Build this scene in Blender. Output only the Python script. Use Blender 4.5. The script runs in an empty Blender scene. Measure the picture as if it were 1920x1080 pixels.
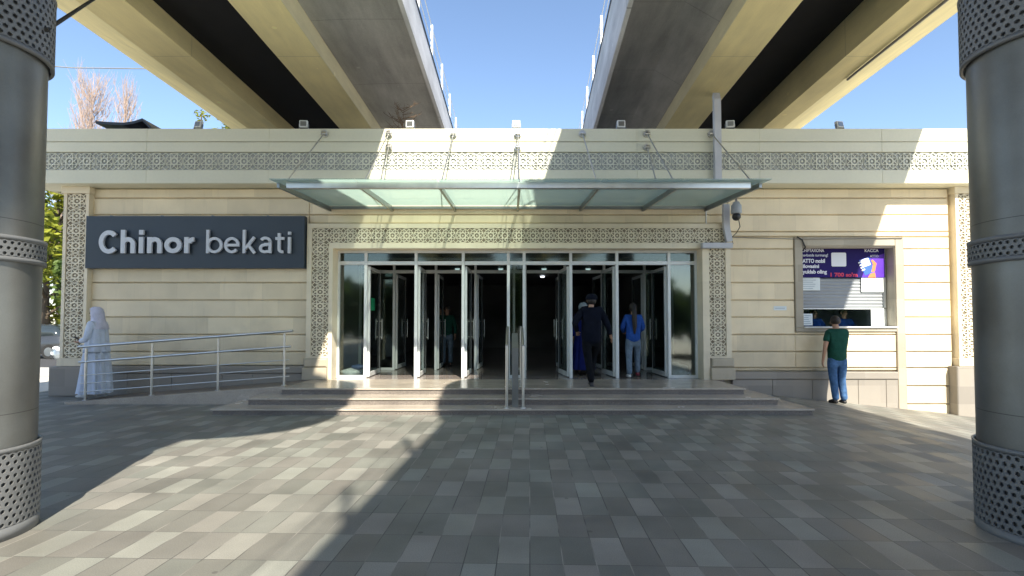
import bpy, bmesh, math, random
from mathutils import Vector, Matrix
random.seed(7)
R = math.radians
scene = bpy.context.scene
COL = scene.collection

# ---------------------------------------------------------------- camera
cam_d = bpy.data.cameras.new("camera"); cam = bpy.data.objects.new("camera", cam_d); COL.objects.link(cam)
cam.location = (0, 0, 1.56); cam.rotation_euler = (R(91.9), 0, 0)
cam_d.lens = 18.75; cam_d.sensor_width = 36; cam_d.shift_y = 0.0166
cam_d.clip_start = 0.05; cam_d.clip_end = 3000
scene.camera = cam
# ---------------------------------------------------------------- sky, sun, exposure
SX, SY = 0.30, 1.06                       # metres a ray moves left / forward for each metre down
sd = Vector((SX, -SY, 1.0)).normalized()  # towards the sun
world = bpy.data.worlds.new("World"); scene.world = world; world.use_nodes = True
wn = world.node_tree.nodes; wl = world.node_tree.links
sky = wn.new('ShaderNodeTexSky'); sky.sky_type = 'NISHITA'; sky.sun_disc = False
sky.sun_elevation = math.asin(sd.z); sky.sun_rotation = math.atan2(sd.x, sd.y)
sky.air_density = 1.0; sky.dust_density = 0.6; sky.ozone_density = 1.6; sky.altitude = 400
bgn = wn['Background']; bgn.inputs['Strength'].default_value = 0.115
wl.new(sky.outputs[0], bgn.inputs['Color'])
sun_d = bpy.data.lights.new("sun", 'SUN'); sun = bpy.data.objects.new("sun", sun_d); COL.objects.link(sun)
sun_d.energy = 4.5; sun_d.angle = R(0.6); sun_d.color = (1.0, 0.93, 0.79)
sun.rotation_euler = sd.to_track_quat('Z', 'Y').to_euler(); sun.location = sd * 60
scene.view_settings.view_transform = 'Standard'; scene.view_settings.look = 'None'
scene.view_settings.exposure = 1.22; scene.view_settings.gamma = 1
scene.render.engine = 'CYCLES'
scene.cycles.max_bounces = 10; scene.cycles.diffuse_bounces = 6; scene.cycles.transparent_max_bounces = 24
scene.render.resolution_x = 1024; scene.render.resolution_y = 576

# ---------------------------------------------------------------- materials
def nt(name):
    m = bpy.data.materials.new(name); m.use_nodes = True
    return m, m.node_tree.nodes, m.node_tree.links, m.node_tree.nodes['Principled BSDF']
def math_node(N, L, op, a, b=None, c=None):
    n = N.new('ShaderNodeMath'); n.operation = op
    for i, v in enumerate((a, b, c)):
        if v is None: continue
        if isinstance(v, (int, float)): n.inputs[i].default_value = v
        else: L.new(v, n.inputs[i])
    return n.outputs[0]

def mat(name, c, rough=0.6, metal=0.0, var=0.12, scale=3.0, bump=0.0, bscale=60.0, fine=0.0, fscale=150, dirt=None, spec=0.5, coat=0.0, bd=0.01, joint=None, streak=0.0):
    m, N, L, B = nt(name)
    B.inputs['Roughness'].default_value = rough; B.inputs['Metallic'].default_value = metal
    B.inputs['Specular IOR Level'].default_value = spec
    B.inputs['Coat Weight'].default_value = coat
    tc = N.new('ShaderNodeTexCoord')
    n1 = N.new('ShaderNodeTexNoise'); n1.inputs['Scale'].default_value = scale; n1.inputs['Detail'].default_value = 6
    L.new(tc.outputs['Object'], n1.inputs['Vector'])
    cr = N.new('ShaderNodeValToRGB'); L.new(n1.outputs['Fac'], cr.inputs['Fac'])
    lo = [max(0, x*(1-var)) for x in c]; hi = [min(1, x*(1+var)) for x in c]
    if dirt: lo = [a*(1-0.6) + b*0.6 for a, b in zip(lo, dirt)]
    cr.color_ramp.elements[0].position = 0.32; cr.color_ramp.elements[1].position = 0.68
    cr.color_ramp.elements[0].color = (*lo, 1); cr.color_ramp.elements[1].color = (*hi, 1)
    out = cr.outputs['Color']
    if fine > 0:
        n2 = N.new('ShaderNodeTexNoise'); n2.inputs['Scale'].default_value = fscale; n2.inputs['Detail'].default_value = 2
        L.new(tc.outputs['Object'], n2.inputs['Vector'])
        mp = N.new('ShaderNodeMapRange'); mp.inputs[1].default_value = 0.3; mp.inputs[2].default_value = 0.7
        mp.inputs[3].default_value = 1-fine; mp.inputs[4].default_value = 1+fine
        L.new(n2.outputs['Fac'], mp.inputs[0])
        mx = N.new('ShaderNodeVectorMath'); mx.operation = 'SCALE'
        L.new(out, mx.inputs[0]); L.new(mp.outputs[0], mx.inputs['Scale']); out = mx.outputs[0]
    if joint:                                   # pour joints / panel seams: (axis, spacing, half width share, darkening)
        sp = N.new('ShaderNodeSeparateXYZ'); L.new(tc.outputs['Object'], sp.inputs[0])
        for ax, sp_, hw_, dk in joint:
            fr = math_node(N, L, 'FRACT', math_node(N, L, 'MULTIPLY_ADD', sp.outputs[ax], 1/sp_, 100.37))
            on = math_node(N, L, 'LESS_THAN', fr, hw_)
            mx = N.new('ShaderNodeVectorMath'); mx.operation = 'SCALE'
            L.new(out, mx.inputs[0]); L.new(math_node(N, L, 'MULTIPLY_ADD', on, -dk, 1.0), mx.inputs['Scale']); out = mx.outputs[0]
    if streak:                                  # broad weather stains and pale patches
        mp2 = N.new('ShaderNodeMapping'); mp2.inputs['Scale'].default_value = (1.6, 0.25, 1.6); L.new(tc.outputs['Object'], mp2.inputs['Vector'])
        n4 = N.new('ShaderNodeTexNoise'); n4.inputs['Scale'].default_value = 1.8; n4.inputs['Detail'].default_value = 8; n4.inputs['Roughness'].default_value = 0.65
        L.new(mp2.outputs[0], n4.inputs['Vector'])
        mp3 = N.new('ShaderNodeMapRange'); mp3.inputs[1].default_value = 0.35; mp3.inputs[2].default_value = 0.7; mp3.inputs[3].default_value = 1-streak; mp3.inputs[4].default_value = 1+streak*.4
        L.new(n4.outputs['Fac'], mp3.inputs[0])
        vo = N.new('ShaderNodeTexVoronoi'); vo.inputs['Scale'].default_value = 0.9; L.new(tc.outputs['Object'], vo.inputs['Vector'])
        ch_ = math_node(N, L, 'MULTIPLY_ADD', math_node(N, L, 'LESS_THAN', vo.outputs['Distance'], 0.055), streak*1.3, 1.0)
        mx = N.new('ShaderNodeVectorMath'); mx.operation = 'SCALE'
        L.new(out, mx.inputs[0]); L.new(math_node(N, L, 'MULTIPLY', mp3.outputs[0], ch_), mx.inputs['Scale']); out = mx.outputs[0]
    L.new(out, B.inputs['Base Color'])
    mr = N.new('ShaderNodeMapRange'); mr.inputs[3].default_value = max(0.03, rough-0.08); mr.inputs[4].default_value = min(1, rough+0.08)
    L.new(n1.outputs['Fac'], mr.inputs[0]); L.new(mr.outputs[0], B.inputs['Roughness'])
    if bump > 0:
        nb = N.new('ShaderNodeTexNoise'); nb.inputs['Scale'].default_value = bscale; nb.inputs['Detail'].default_value = 4
        L.new(tc.outputs['Object'], nb.inputs['Vector'])
        bp = N.new('ShaderNodeBump'); bp.inputs['Strength'].default_value = bump; bp.inputs['Distance'].default_value = bd
        L.new(nb.outputs['Fac'], bp.inputs['Height']); L.new(bp.outputs[0], B.inputs['Normal'])
    return m
def paving_mat():
    m, N, L, B = nt('paving_tiles')
    tc = N.new('ShaderNodeTexCoord'); sp = N.new('ShaderNodeSeparateXYZ')
    mpn = N.new('ShaderNodeMapping'); mpn.inputs['Rotation'].default_value = (0, 0, math.atan(0.033))
    L.new(tc.outputs['Object'], mpn.inputs['Vector']); L.new(mpn.outputs[0], sp.inputs[0])
    u = math_node(N, L, 'MULTIPLY_ADD', sp.outputs['X'], 1/0.2157, 0.0)
    v = math_node(N, L, 'MULTIPLY_ADD', sp.outputs['Y'], 1/0.4446, 0.12)
    fu = math_node(N, L, 'FLOOR', u); fv = math_node(N, L, 'FLOOR', v)
    ru = math_node(N, L, 'FRACT', u); rv = math_node(N, L, 'FRACT', v)
    cb = N.new('ShaderNodeCombineXYZ'); L.new(fu, cb.inputs[0]); L.new(fv, cb.inputs[1])
    wn_ = N.new('ShaderNodeTexWhiteNoise'); wn_.noise_dimensions = '2D'; L.new(cb.outputs[0], wn_.inputs['Vector'])
    s = N.new('ShaderNodeSeparateColor'); L.new(wn_.outputs['Color'], s.inputs[0])
    dmod = math_node(N, L, 'FLOORED_MODULO', math_node(N, L, 'SUBTRACT', fu, fv), 3.0)
    is0 = math_node(N, L, 'LESS_THAN', dmod, 0.5)
    keep = math_node(N, L, 'GREATER_THAN', s.outputs[0], 0.07)
    light = math_node(N, L, 'MULTIPLY', is0, keep)
    # brightness of the two dark mixes
    base = math_node(N, L, 'MULTIPLY_ADD', s.outputs[1], 0.044, 0.160)
    val = math_node(N, L, 'MULTIPLY_ADD', light, 0.066, base)
    hue = N.new('ShaderNodeMix'); hue.data_type = 'RGBA'
    hue.inputs['A'].default_value = (1.05, 0.99, 0.88, 1); hue.inputs['B'].default_value = (0.98, 1.0, 0.88, 1)
    L.new(s.outputs[2], hue.inputs['Factor'])
    n1 = N.new('ShaderNodeTexNoise'); n1.inputs['Scale'].default_value = 130; n1.inputs['Detail'].default_value = 3
    L.new(tc.outputs['Object'], n1.inputs['Vector'])
    n2 = N.new('ShaderNodeTexNoise'); n2.inputs['Scale'].default_value = 1.1; n2.inputs['Detail'].default_value = 7
    L.new(tc.outputs['Object'], n2.inputs['Vector'])
    g = math_node(N, L, 'MULTIPLY', math_node(N, L, 'MULTIPLY_ADD', n1.outputs['Fac'], 0.8, 0.60), math_node(N, L, 'MULTIPLY_ADD', n2.outputs['Fac'], 1.1, 0.45))
    # small stains
    vo = N.new('ShaderNodeTexVoronoi'); vo.inputs['Scale'].default_value = 2.3; vo.inputs['Randomness'].default_value = 1
    L.new(tc.outputs['Object'], vo.inputs['Vector'])
    spot = math_node(N, L, 'MULTIPLY_ADD', math_node(N, L, 'LESS_THAN', vo.outputs['Distance'], 0.045), -0.35, 1.0)
    g = math_node(N, L, 'MULTIPLY', g, spot)
    tone = math_node(N, L, 'MULTIPLY', val, g)
    sc = N.new('ShaderNodeVectorMath'); sc.operation = 'SCALE'; L.new(hue.outputs['Result'], sc.inputs[0]); L.new(tone, sc.inputs['Scale'])
    # joints: column joints hold pale sand here and there, row joints are thin and dark
    ju = math_node(N, L, 'GREATER_THAN', math_node(N, L, 'ABSOLUTE', math_node(N, L, 'SUBTRACT', ru, 0.5)), 0.5-0.016)
    jv = math_node(N, L, 'GREATER_THAN', math_node(N, L, 'ABSOLUTE', math_node(N, L, 'SUBTRACT', rv, 0.5)), 0.5-0.005)
    jn = N.new('ShaderNodeTexNoise'); jn.inputs['Scale'].default_value = 1.6; jn.inputs['Detail'].default_value = 3
    L.new(tc.outputs['Object'], jn.inputs['Vector'])
    jc = N.new('ShaderNodeMix'); jc.data_type = 'RGBA'
    jc.inputs['A'].default_value = (0.07, 0.068, 0.062, 1); jc.inputs['B'].default_value = (0.30, 0.28, 0.25, 1)
    jr = N.new('ShaderNodeMapRange'); jr.inputs[1].default_value = 0.45; jr.inputs[2].default_value = 0.62; L.new(jn.outputs['Fac'], jr.inputs[0])
    L.new(jr.outputs[0], jc.inputs['Factor'])
    m1 = N.new('ShaderNodeMix'); m1.data_type = 'RGBA'; L.new(jv, m1.inputs['Factor']); L.new(sc.outputs[0], m1.inputs['A']); m1.inputs['B'].default_value = (0.06, 0.058, 0.054, 1)
    m2 = N.new('ShaderNodeMix'); m2.data_type = 'RGBA'; L.new(ju, m2.inputs['Factor']); L.new(m1.outputs['Result'], m2.inputs['A']); L.new(jc.outputs['Result'], m2.inputs['B'])
    L.new(m2.outputs['Result'], B.inputs['Base Color'])
    B.inputs['Roughness'].default_value = 0.62
    rr = math_node(N, L, 'MULTIPLY_ADD', s.outputs[1], 0.2, 0.5); L.new(rr, B.inputs['Roughness'])
    h = math_node(N, L, 'SUBTRACT', math_node(N, L, 'MULTIPLY', n1.outputs['Fac'], 0.25), math_node(N, L, 'MAXIMUM', ju, jv))
    h = math_node(N, L, 'MULTIPLY_ADD', s.outputs[0], 0.3, h)
    bp = N.new('ShaderNodeBump'); bp.inputs['Strength'].default_value = 0.35; bp.inputs['Distance'].default_value = 0.004
    L.new(h, bp.inputs['Height']); L.new(bp.outputs[0], B.inputs['Normal'])
    return m

def stone_mat(name, c, bw=0.93, rough=0.75, blot=0.10, stain=(0.30, 0.25, 0.18)):
    """cream cladding: each slab a slightly different tone, faint upright seams, weather stains"""
    m, N, L, B = nt(name)
    tc = N.new('ShaderNodeTexCoord'); sp = N.new('ShaderNodeSeparateXYZ'); L.new(tc.outputs['Object'], sp.inputs[0])
    fz = math_node(N, L, 'FLOOR', math_node(N, L, 'MULTIPLY_ADD', sp.outputs['Z'], 1/0.374, -0.55))
    off = math_node(N, L, 'MULTIPLY', math_node(N, L, 'FLOORED_MODULO', math_node(N, L, 'MULTIPLY', fz, 0.37), 1.0), 1.0)
    u = math_node(N, L, 'ADD', math_node(N, L, 'MULTIPLY', sp.outputs['X'], 1/bw), off)
    fu = math_node(N, L, 'FLOOR', u); ru = math_node(N, L, 'FRACT', u)
    cb = N.new('ShaderNodeCombineXYZ'); L.new(fu, cb.inputs[0]); L.new(fz, cb.inputs[1])
    w = N.new('ShaderNodeTexWhiteNoise'); w.noise_dimensions = '2D'; L.new(cb.outputs[0], w.inputs['Vector'])
    n1 = N.new('ShaderNodeTexNoise'); n1.inputs['Scale'].default_value = 2.2; n1.inputs['Detail'].default_value = 8
    L.new(tc.outputs['Object'], n1.inputs['Vector'])
    mp = N.new('ShaderNodeMapping'); mp.inputs['Scale'].default_value = (5, 5, 0.7); L.new(tc.outputs['Object'], mp.inputs['Vector'])
    n3 = N.new('ShaderNodeTexNoise'); n3.inputs['Scale'].default_value = 1.6; n3.inputs['Detail'].default_value = 6; L.new(mp.outputs[0], n3.inputs['Vector'])
    n2 = N.new('ShaderNodeTexNoise'); n2.inputs['Scale'].default_value = 70; n2.inputs['Detail'].default_value = 3
    L.new(tc.outputs['Object'], n2.inputs['Vector'])
    k = math_node(N, L, 'MULTIPLY_ADD', w.outputs['Value'], 2*blot, 1-blot)
    k = math_node(N, L, 'MULTIPLY', k, math_node(N, L, 'MULTIPLY_ADD', n1.outputs['Fac'], 0.30, 0.85))
    k = math_node(N, L, 'MULTIPLY', k, math_node(N, L, 'MULTIPLY_ADD', n2.outputs['Fac'], 0.16, 0.92))
    seam = math_node(N, L, 'GREATER_THAN', math_node(N, L, 'ABSOLUTE', math_node(N, L, 'SUBTRACT', ru, 0.5)), 0.5-0.0035)
    k = math_node(N, L, 'MULTIPLY', k, math_node(N, L, 'MULTIPLY_ADD', seam, -0.10, 1.0))
    sc = N.new('ShaderNodeVectorMath'); sc.operation = 'SCALE'; sc.inputs[0].default_value = c; L.new(k, sc.inputs['Scale'])
    mr = N.new('ShaderNodeMapRange'); mr.inputs[1].default_value = 0.60; mr.inputs[2].default_value = 0.85; mr.inputs[4].default_value = 0.22
    L.new(n3.outputs['Fac'], mr.inputs[0])
    mx = N.new('ShaderNodeMix'); mx.data_type = 'RGBA'; L.new(mr.outputs[0], mx.inputs['Factor']); L.new(sc.outputs[0], mx.inputs['A']); mx.inputs['B'].default_value = (*stain, 1)
    gz = N.new('ShaderNodeMapRange'); gz.inputs[1].default_value = 0.45; gz.inputs[2].default_value = 1.5; gz.inputs[3].default_value = 1.0; gz.inputs[4].default_value = 0.0
    L.new(math_node(N, L, 'MULTIPLY_ADD', n1.outputs['Fac'], 1.2, math_node(N, L, 'SUBTRACT', sp.outputs['Z'], 0.6)), gz.inputs[0])
    mg = N.new('ShaderNodeMix'); mg.data_type = 'RGBA'; L.new(math_node(N, L, 'MULTIPLY', gz.outputs[0], 0.30), mg.inputs['Factor']); L.new(mx.outputs['Result'], mg.inputs['A']); mg.inputs['B'].default_value = (*stain, 1)
    L.new(mg.outputs['Result'], B.inputs['Base Color']); B.inputs['Roughness'].default_value = rough
    bp = N.new('ShaderNodeBump'); bp.inputs['Strength'].default_value = 0.15; bp.inputs['Distance'].default_value = 0.006
    L.new(n2.outputs['Fac'], bp.inputs['Height']); L.new(bp.outputs[0], B.inputs['Normal'])
    return m

def face_fresnel(N, L, base, top=0.9):
    lw = N.new('ShaderNodeLayerWeight'); lw.inputs['Blend'].default_value = 0.5
    return math_node(N, L, 'MULTIPLY_ADD', math_node(N, L, 'POWER', lw.outputs['Facing'], 4.5), top-base, base)
def glass_mat(name, tint=(0.8, 0.86, 0.84), refl=0.35, rough=0.02, gcol=(0.9, 0.95, 0.95)):
    m = bpy.data.materials.new(name); m.use_nodes = True; N = m.node_tree.nodes; L = m.node_tree.links; N.clear()
    o = N.new('ShaderNodeOutputMaterial'); t = N.new('ShaderNodeBsdfTransparent'); t.inputs[0].default_value = (*tint, 1)
    g = N.new('ShaderNodeBsdfGlossy'); g.inputs['Roughness'].default_value = rough; g.inputs['Color'].default_value = (*gcol, 1)
    mx = N.new('ShaderNodeMixShader'); L.new(face_fresnel(N, L, refl*0.35+0.03), mx.inputs[0]); L.new(t.outputs[0], mx.inputs[1]); L.new(g.outputs[0], mx.inputs[2])
    L.new(mx.outputs[0], o.inputs[0]); return m
def frosted_mat():
    m = bpy.data.materials.new('frosted_canopy_glass'); m.use_nodes = True; N = m.node_tree.nodes; L = m.node_tree.links; N.clear()
    o = N.new('ShaderNodeOutputMaterial')
    t = N.new('ShaderNodeBsdfTransparent'); t.inputs[0].default_value = (0.88, 0.98, 0.93, 1)
    tl = N.new('ShaderNodeBsdfTranslucent'); tl.inputs[0].default_value = (0.50, 0.66, 0.60, 1)
    df = N.new('ShaderNodeBsdfDiffuse'); df.inputs[0].default_value = (0.62, 0.78, 0.73, 1)
    gl = N.new('ShaderNodeBsdfGlossy'); gl.inputs['Roughness'].default_value = 0.08
    tc = N.new('ShaderNodeTexCoord'); ns = N.new('ShaderNodeTexNoise'); ns.inputs['Scale'].default_value = 2.5; ns.inputs['Detail'].default_value = 6
    L.new(tc.outputs['Object'], ns.inputs['Vector'])
    mrr = N.new('ShaderNodeMapRange'); mrr.inputs[3].default_value = 0.74; mrr.inputs[4].default_value = 0.86; L.new(ns.outputs['Fac'], mrr.inputs[0])
    a = N.new('ShaderNodeMixShader'); a.inputs[0].default_value = 0.2; L.new(tl.outputs[0], a.inputs[1]); L.new(df.outputs[0], a.inputs[2])
    b = N.new('ShaderNodeMixShader'); L.new(mrr.outputs[0], b.inputs[0]); L.new(t.outputs[0], b.inputs[1]); L.new(a.outputs[0], b.inputs[2])
    c = N.new('ShaderNodeMixShader'); L.new(face_fresnel(N, L, 0.04, 0.6), c.inputs[0]); L.new(b.outputs[0], c.inputs[1]); L.new(gl.outputs[0], c.inputs[2])
    L.new(c.outputs[0], o.inputs[0]); return m
def emit_mat(name, c, s):
    m, N, L, B = nt(name); B.inputs['Base Color'].default_value = (*c, 1)
    B.inputs['Emission Color'].default_value = (*c, 1); B.inputs['Emission Strength'].default_value = s; return m
def leaf_mat(name, c1, c2):
    m, N, L, B = nt(name)
    oi = N.new('ShaderNodeTexCoord'); w = N.new('ShaderNodeTexNoise'); w.inputs['Scale'].default_value = 1.4; w.inputs['Detail'].default_value = 5
    L.new(oi.outputs['Object'], w.inputs['Vector'])
    cr = N.new('ShaderNodeValToRGB'); cr.color_ramp.elements[0].position = .35; cr.color_ramp.elements[1].position = .65
    cr.color_ramp.elements[0].color = (*c1, 1); cr.color_ramp.elements[1].color = (*c2, 1)
    L.new(w.outputs['Fac'], cr.inputs[0]); L.new(cr.outputs[0], B.inputs['Base Color']); B.inputs['Roughness'].default_value = 0.6
    tl = N.new('ShaderNodeBsdfTranslucent'); L.new(cr.outputs[0], tl.inputs[0])
    mx = N.new('ShaderNodeMixShader'); mx.inputs[0].default_value = 0.35
    L.new(B.outputs[0], mx.inputs[1]); L.new(tl.outputs[0], mx.inputs[2]); L.new(mx.outputs[0], N['Material Output'].inputs[0]); return m
def granite_mat(name, c, rough, sp=0.35, sc=170):
    return mat(name, c, rough=rough, var=0.14, scale=1.7, fine=sp, fscale=sc, spec=0.6)

M = dict(
 paving=paving_mat(),
 stone=stone_mat('cream_stone', (0.81, 0.695, 0.495), blot=0.09),
 stone_pale=stone_mat('pale_stone_trim', (0.80, 0.71, 0.54), bw=1.7, blot=0.04),
 stone_grey=stone_mat('worn_grey_stone_trim', (0.40, 0.36, 0.29), bw=0.8, blot=0.12),
 fascia=mat('cream_fascia_panel', (0.71, 0.69, 0.545), rough=0.38, var=0.05, scale=0.7, bump=0.02, bscale=4, spec=0.5, fine=0.02, fscale=20),
 lattice=mat('cream_lattice', (0.80, 0.73, 0.57), rough=0.7, var=0.08, scale=4),
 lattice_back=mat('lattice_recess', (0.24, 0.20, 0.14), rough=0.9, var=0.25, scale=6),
 fascia_lattice=mat('pale_lattice', (0.74, 0.74, 0.64), rough=0.6, var=0.06, scale=4),
 fascia_back=mat('fascia_lattice_recess', (0.40, 0.42, 0.41), rough=0.9, var=0.15, scale=6),
 portal_base=stone_mat('portal_base_stone', (0.50, 0.44, 0.34), bw=.8, blot=.08),
 plinth=stone_mat('grey_plinth_stone', (0.255, 0.225, 0.185), bw=0.95, rough=0.6, blot=0.18, stain=(0.34, 0.32, 0.30)),
 granite=granite_mat('pink_grey_granite', (0.43, 0.375, 0.315), 0.25),
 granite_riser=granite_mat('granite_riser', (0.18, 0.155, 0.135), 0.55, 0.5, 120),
 granite_floor=granite_mat('polished_granite_floor', (0.30, 0.255, 0.235), 0.13),
 concrete_yellow=mat('cream_painted_concrete', (0.90, 0.78, 0.42), rough=0.85, var=0.10, scale=0.55, bump=0.08, bscale=25, fine=0.04, fscale=60, joint=[('Y', 7.3, .003, .22)], streak=.12),
 concrete_edge=mat('pale_cream_concrete', (0.84, 0.79, 0.56), rough=0.85, var=0.08, scale=0.8, streak=.12, fine=0.04, fscale=60),
 concrete=mat('grey_concrete', (0.44, 0.43, 0.405), rough=0.9, var=0.16, scale=0.6, joint=[('Y', 3.1, .010, .2)], streak=.24, bump=0.15, bscale=18, fine=0.08, fscale=50),
 concrete_light=mat('light_concrete', (0.60, 0.60, 0.61), rough=0.85, var=0.12, scale=1.0, streak=.22, joint=[('Y', 6.0, .006, .5)], fine=0.06, fscale=50),
 void=mat('black_gap_face', (0.012, 0.012, 0.014), rough=0.9, var=0.3, scale=2),
 column=mat('grey_green_metal_cladding', (0.22, 0.225, 0.215), rough=0.38, metal=0.55, var=0.12, scale=1.6, dirt=(.12,.11,.10), joint=[('Z', 1.42, .004, .55)], bump=0.02, bscale=9, fine=0.03, fscale=90),
 band=mat('grey_perforated_band', (0.20, 0.203, 0.205), rough=0.5, metal=0.3, var=0.08, scale=2),
 steel=mat('stainless_steel', (0.62, 0.61, 0.58), rough=0.33, metal=1.0, var=0.06, scale=6),
 steel_dark=mat('brushed_steel_bar', (0.30, 0.31, 0.31), rough=0.32, metal=0.9, var=0.1, scale=3),
 alu=mat('white_aluminium', (0.72, 0.74, 0.74), rough=0.35, metal=0.1, var=0.05, scale=4),
 alu_dark=mat('dark_seal', (0.03, 0.032, 0.034), rough=0.5, var=0.1),
 sign=mat('slate_blue_board', (0.030, 0.044, 0.062), rough=0.45, var=0.1, scale=1.5),
 letter=mat('pale_grey_letters', (0.62, 0.65, 0.70), rough=0.45, var=0.04, scale=3),
 white=mat('white_paint', (0.76, 0.77, 0.76), rough=0.45, var=0.06, scale=4),
 pipe=mat('grey_lilac_duct', (0.52, 0.53, 0.57), rough=0.5, var=0.08, scale=2),
 black=mat('black_plastic', (0.018, 0.018, 0.02), rough=0.35, var=0.1),
 cable=mat('black_cable', (0.02, 0.02, 0.02), rough=0.6, var=0.1),
 cable_grey=mat('grey_cable', (0.22, 0.21, 0.19), rough=0.6, var=0.1),
 glass=glass_mat('door_glass', (0.62, 0.68, 0.66), 0.25),
 glass_side=glass_mat('side_glass_clear', (0.68, 0.72, 0.70), 0.28, 0.05, (0.70, 0.74, 0.72)),
 glass_clear=glass_mat('counter_glass', (0.85, 0.9, 0.9), 0.05),
 room=mat('ticket_room_wall', (0.55, 0.58, 0.62), rough=0.8, var=0.1),
 glass_dark=glass_mat('side_glass', (0.40, 0.46, 0.43), 0.22, 0.06, (0.62, 0.68, 0.64)),
 frosted=frosted_mat(),
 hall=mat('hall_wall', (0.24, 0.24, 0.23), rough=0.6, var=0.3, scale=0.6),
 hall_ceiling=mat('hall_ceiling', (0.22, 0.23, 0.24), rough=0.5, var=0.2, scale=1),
 lamp=emit_mat('lit_lamp', (0.85, 0.92, 1.0), 1.6),
 roof=mat('roof_felt', (0.25, 0.24, 0.22), rough=0.9, var=0.15),
 shutter=mat('grey_shutter', (0.27, 0.29, 0.31), rough=0.5, metal=0.2, var=0.06, scale=3),
 poster=None,
 navy=mat('poster_navy', (0.018, 0.010, 0.11), spec=.15, rough=0.6, var=0.25, scale=1.2),
 violet=mat('poster_violet', (0.10, 0.03, 0.42), rough=0.4, var=0.15, scale=2),
 paper=mat('paper', (0.74, 0.80, 0.82), rough=0.8, var=0.04, scale=6),
 ink=mat('print_ink', (0.12, 0.2, 0.3), rough=0.8, var=0.1),
 poster_white=mat('poster_white', (0.75, 0.76, 0.82), rough=0.5, var=0.03),
 red=mat('red_print', (0.62, 0.03, 0.09), rough=0.5, var=0.05),
 orange=mat('orange_print', (0.75, 0.22, 0.08), rough=0.5, var=0.1),
 blue=mat('blue_print', (0.04, 0.12, 0.62), rough=0.5, var=0.1),
 green=mat('green_sticker', (0.01, 0.30, 0.13), rough=0.4, var=0.1),
 skin=mat('skin', (0.42, 0.24, 0.16), rough=0.55, var=0.06, scale=8),
 navy_cloth=mat('navy_cloth', (0.006, 0.008, 0.016), spec=.12, bump=1.0, bscale=7, bd=0.035, rough=0.9, var=0.25, scale=9),
 black_cloth=mat('black_cloth', (0.008, 0.009, 0.012), spec=.12, bump=1.0, bscale=7, bd=0.035, rough=0.9, var=0.25, scale=9),
 blue_cloth=mat('blue_cloth', (0.022, 0.075, 0.30), spec=.12, bump=1.0, bscale=7, bd=0.035, rough=0.85, var=0.18, scale=9),
 dress_blue=mat('dark_blue_dress', (0.014, 0.02, 0.13), rough=0.9, var=0.2, scale=8, spec=.1),
 denim=mat('blue_denim', (0.06, 0.13, 0.27), spec=.12, bump=1.0, bscale=7, bd=0.035, rough=0.9, var=0.3, scale=12, fine=0.1, fscale=200),
 denim_grey=mat('washed_denim', (0.14, 0.19, 0.25), spec=.12, bump=1.0, bscale=7, bd=0.035, rough=0.9, var=0.25, scale=10),
 green_cloth=mat('green_cloth', (0.014, 0.068, 0.050), spec=.12, bump=1.0, bscale=7, bd=0.035, rough=0.9, var=0.15, scale=9),
 white_cloth=mat('white_cloth', (0.62, 0.68, 0.80), spec=.12, bump=1.0, bscale=7, bd=0.035, rough=0.85, var=0.06, scale=6),
 scarf=mat('lilac_white_scarf', (0.60, 0.60, 0.72), spec=.12, bump=1.0, bscale=7, bd=0.035, rough=0.85, var=0.08, scale=9),
 grey_scarf=mat('grey_scarf', (0.42, 0.48, 0.54), spec=.12, bump=1.0, bscale=7, bd=0.035, rough=0.85, var=0.08, scale=9),
 hair=mat('dark_hair', (0.014, 0.009, 0.007), rough=0.55, var=0.3, scale=30),
 shoe=mat('black_shoe', (0.012, 0.012, 0.014), rough=0.45, var=0.1),
 shoe_white=mat('white_shoe', (0.68, 0.68, 0.68), rough=0.5, var=0.05),
 shoe_red=mat('dark_red_shoe', (0.22, 0.03, 0.05), rough=0.5, var=0.1),
 bark=mat('bark', (0.10, 0.075, 0.05), rough=0.95, var=0.3, scale=6),
 bark_pink=mat('bare_twigs', (0.46, 0.35, 0.29), rough=0.95, var=0.2, scale=3),
 dry=mat('dry_stems', (0.16, 0.11, 0.07), rough=0.95, var=0.3, scale=6),
 leaf_y=leaf_mat('yellow_green_leaves', (0.10, 0.14, 0.014), (0.32, 0.33, 0.03)),
 leaf_g=leaf_mat('green_leaves', (0.035, 0.075, 0.015), (0.12, 0.18, 0.03)),
 asphalt=mat('asphalt', (0.055, 0.055, 0.058), rough=0.9, var=0.15, scale=3, fine=0.15, fscale=90),
 bounce_slabs=mat('pale_bounce_slabs', (0.62, 0.58, 0.50), rough=0.8, var=0.08, scale=1.5, fine=0.08, fscale=40, joint=[('X', 0.6, .02, .3), ('Y', 0.6, .02, .3)]),
 kerb=mat('pale_kerb', (0.45, 0.44, 0.42), rough=0.85, var=0.1, scale=3),
 car_silver=mat('silver_car_paint', (0.26, 0.29, 0.31), rough=0.3, metal=0.4, var=0.03, coat=0.6),
 car_dark=mat('graphite_car_paint', (0.06, 0.065, 0.07), rough=0.3, metal=0.4, var=0.03, coat=0.6),
 car_glass=mat('car_glass', (0.03, 0.04, 0.045), rough=0.06, var=0.05, spec=0.8),
 tyre=mat('tyre', (0.02, 0.02, 0.02), rough=0.85, var=0.1),
 plastic_bag=mat('pale_plastic_bag', (0.80, 0.82, 0.84), rough=0.4, var=0.15, scale=12),
 bag_blue=mat('blue_plastic_bag', (0.07, 0.11, 0.24), rough=0.4, var=0.2, scale=12),
)

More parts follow.
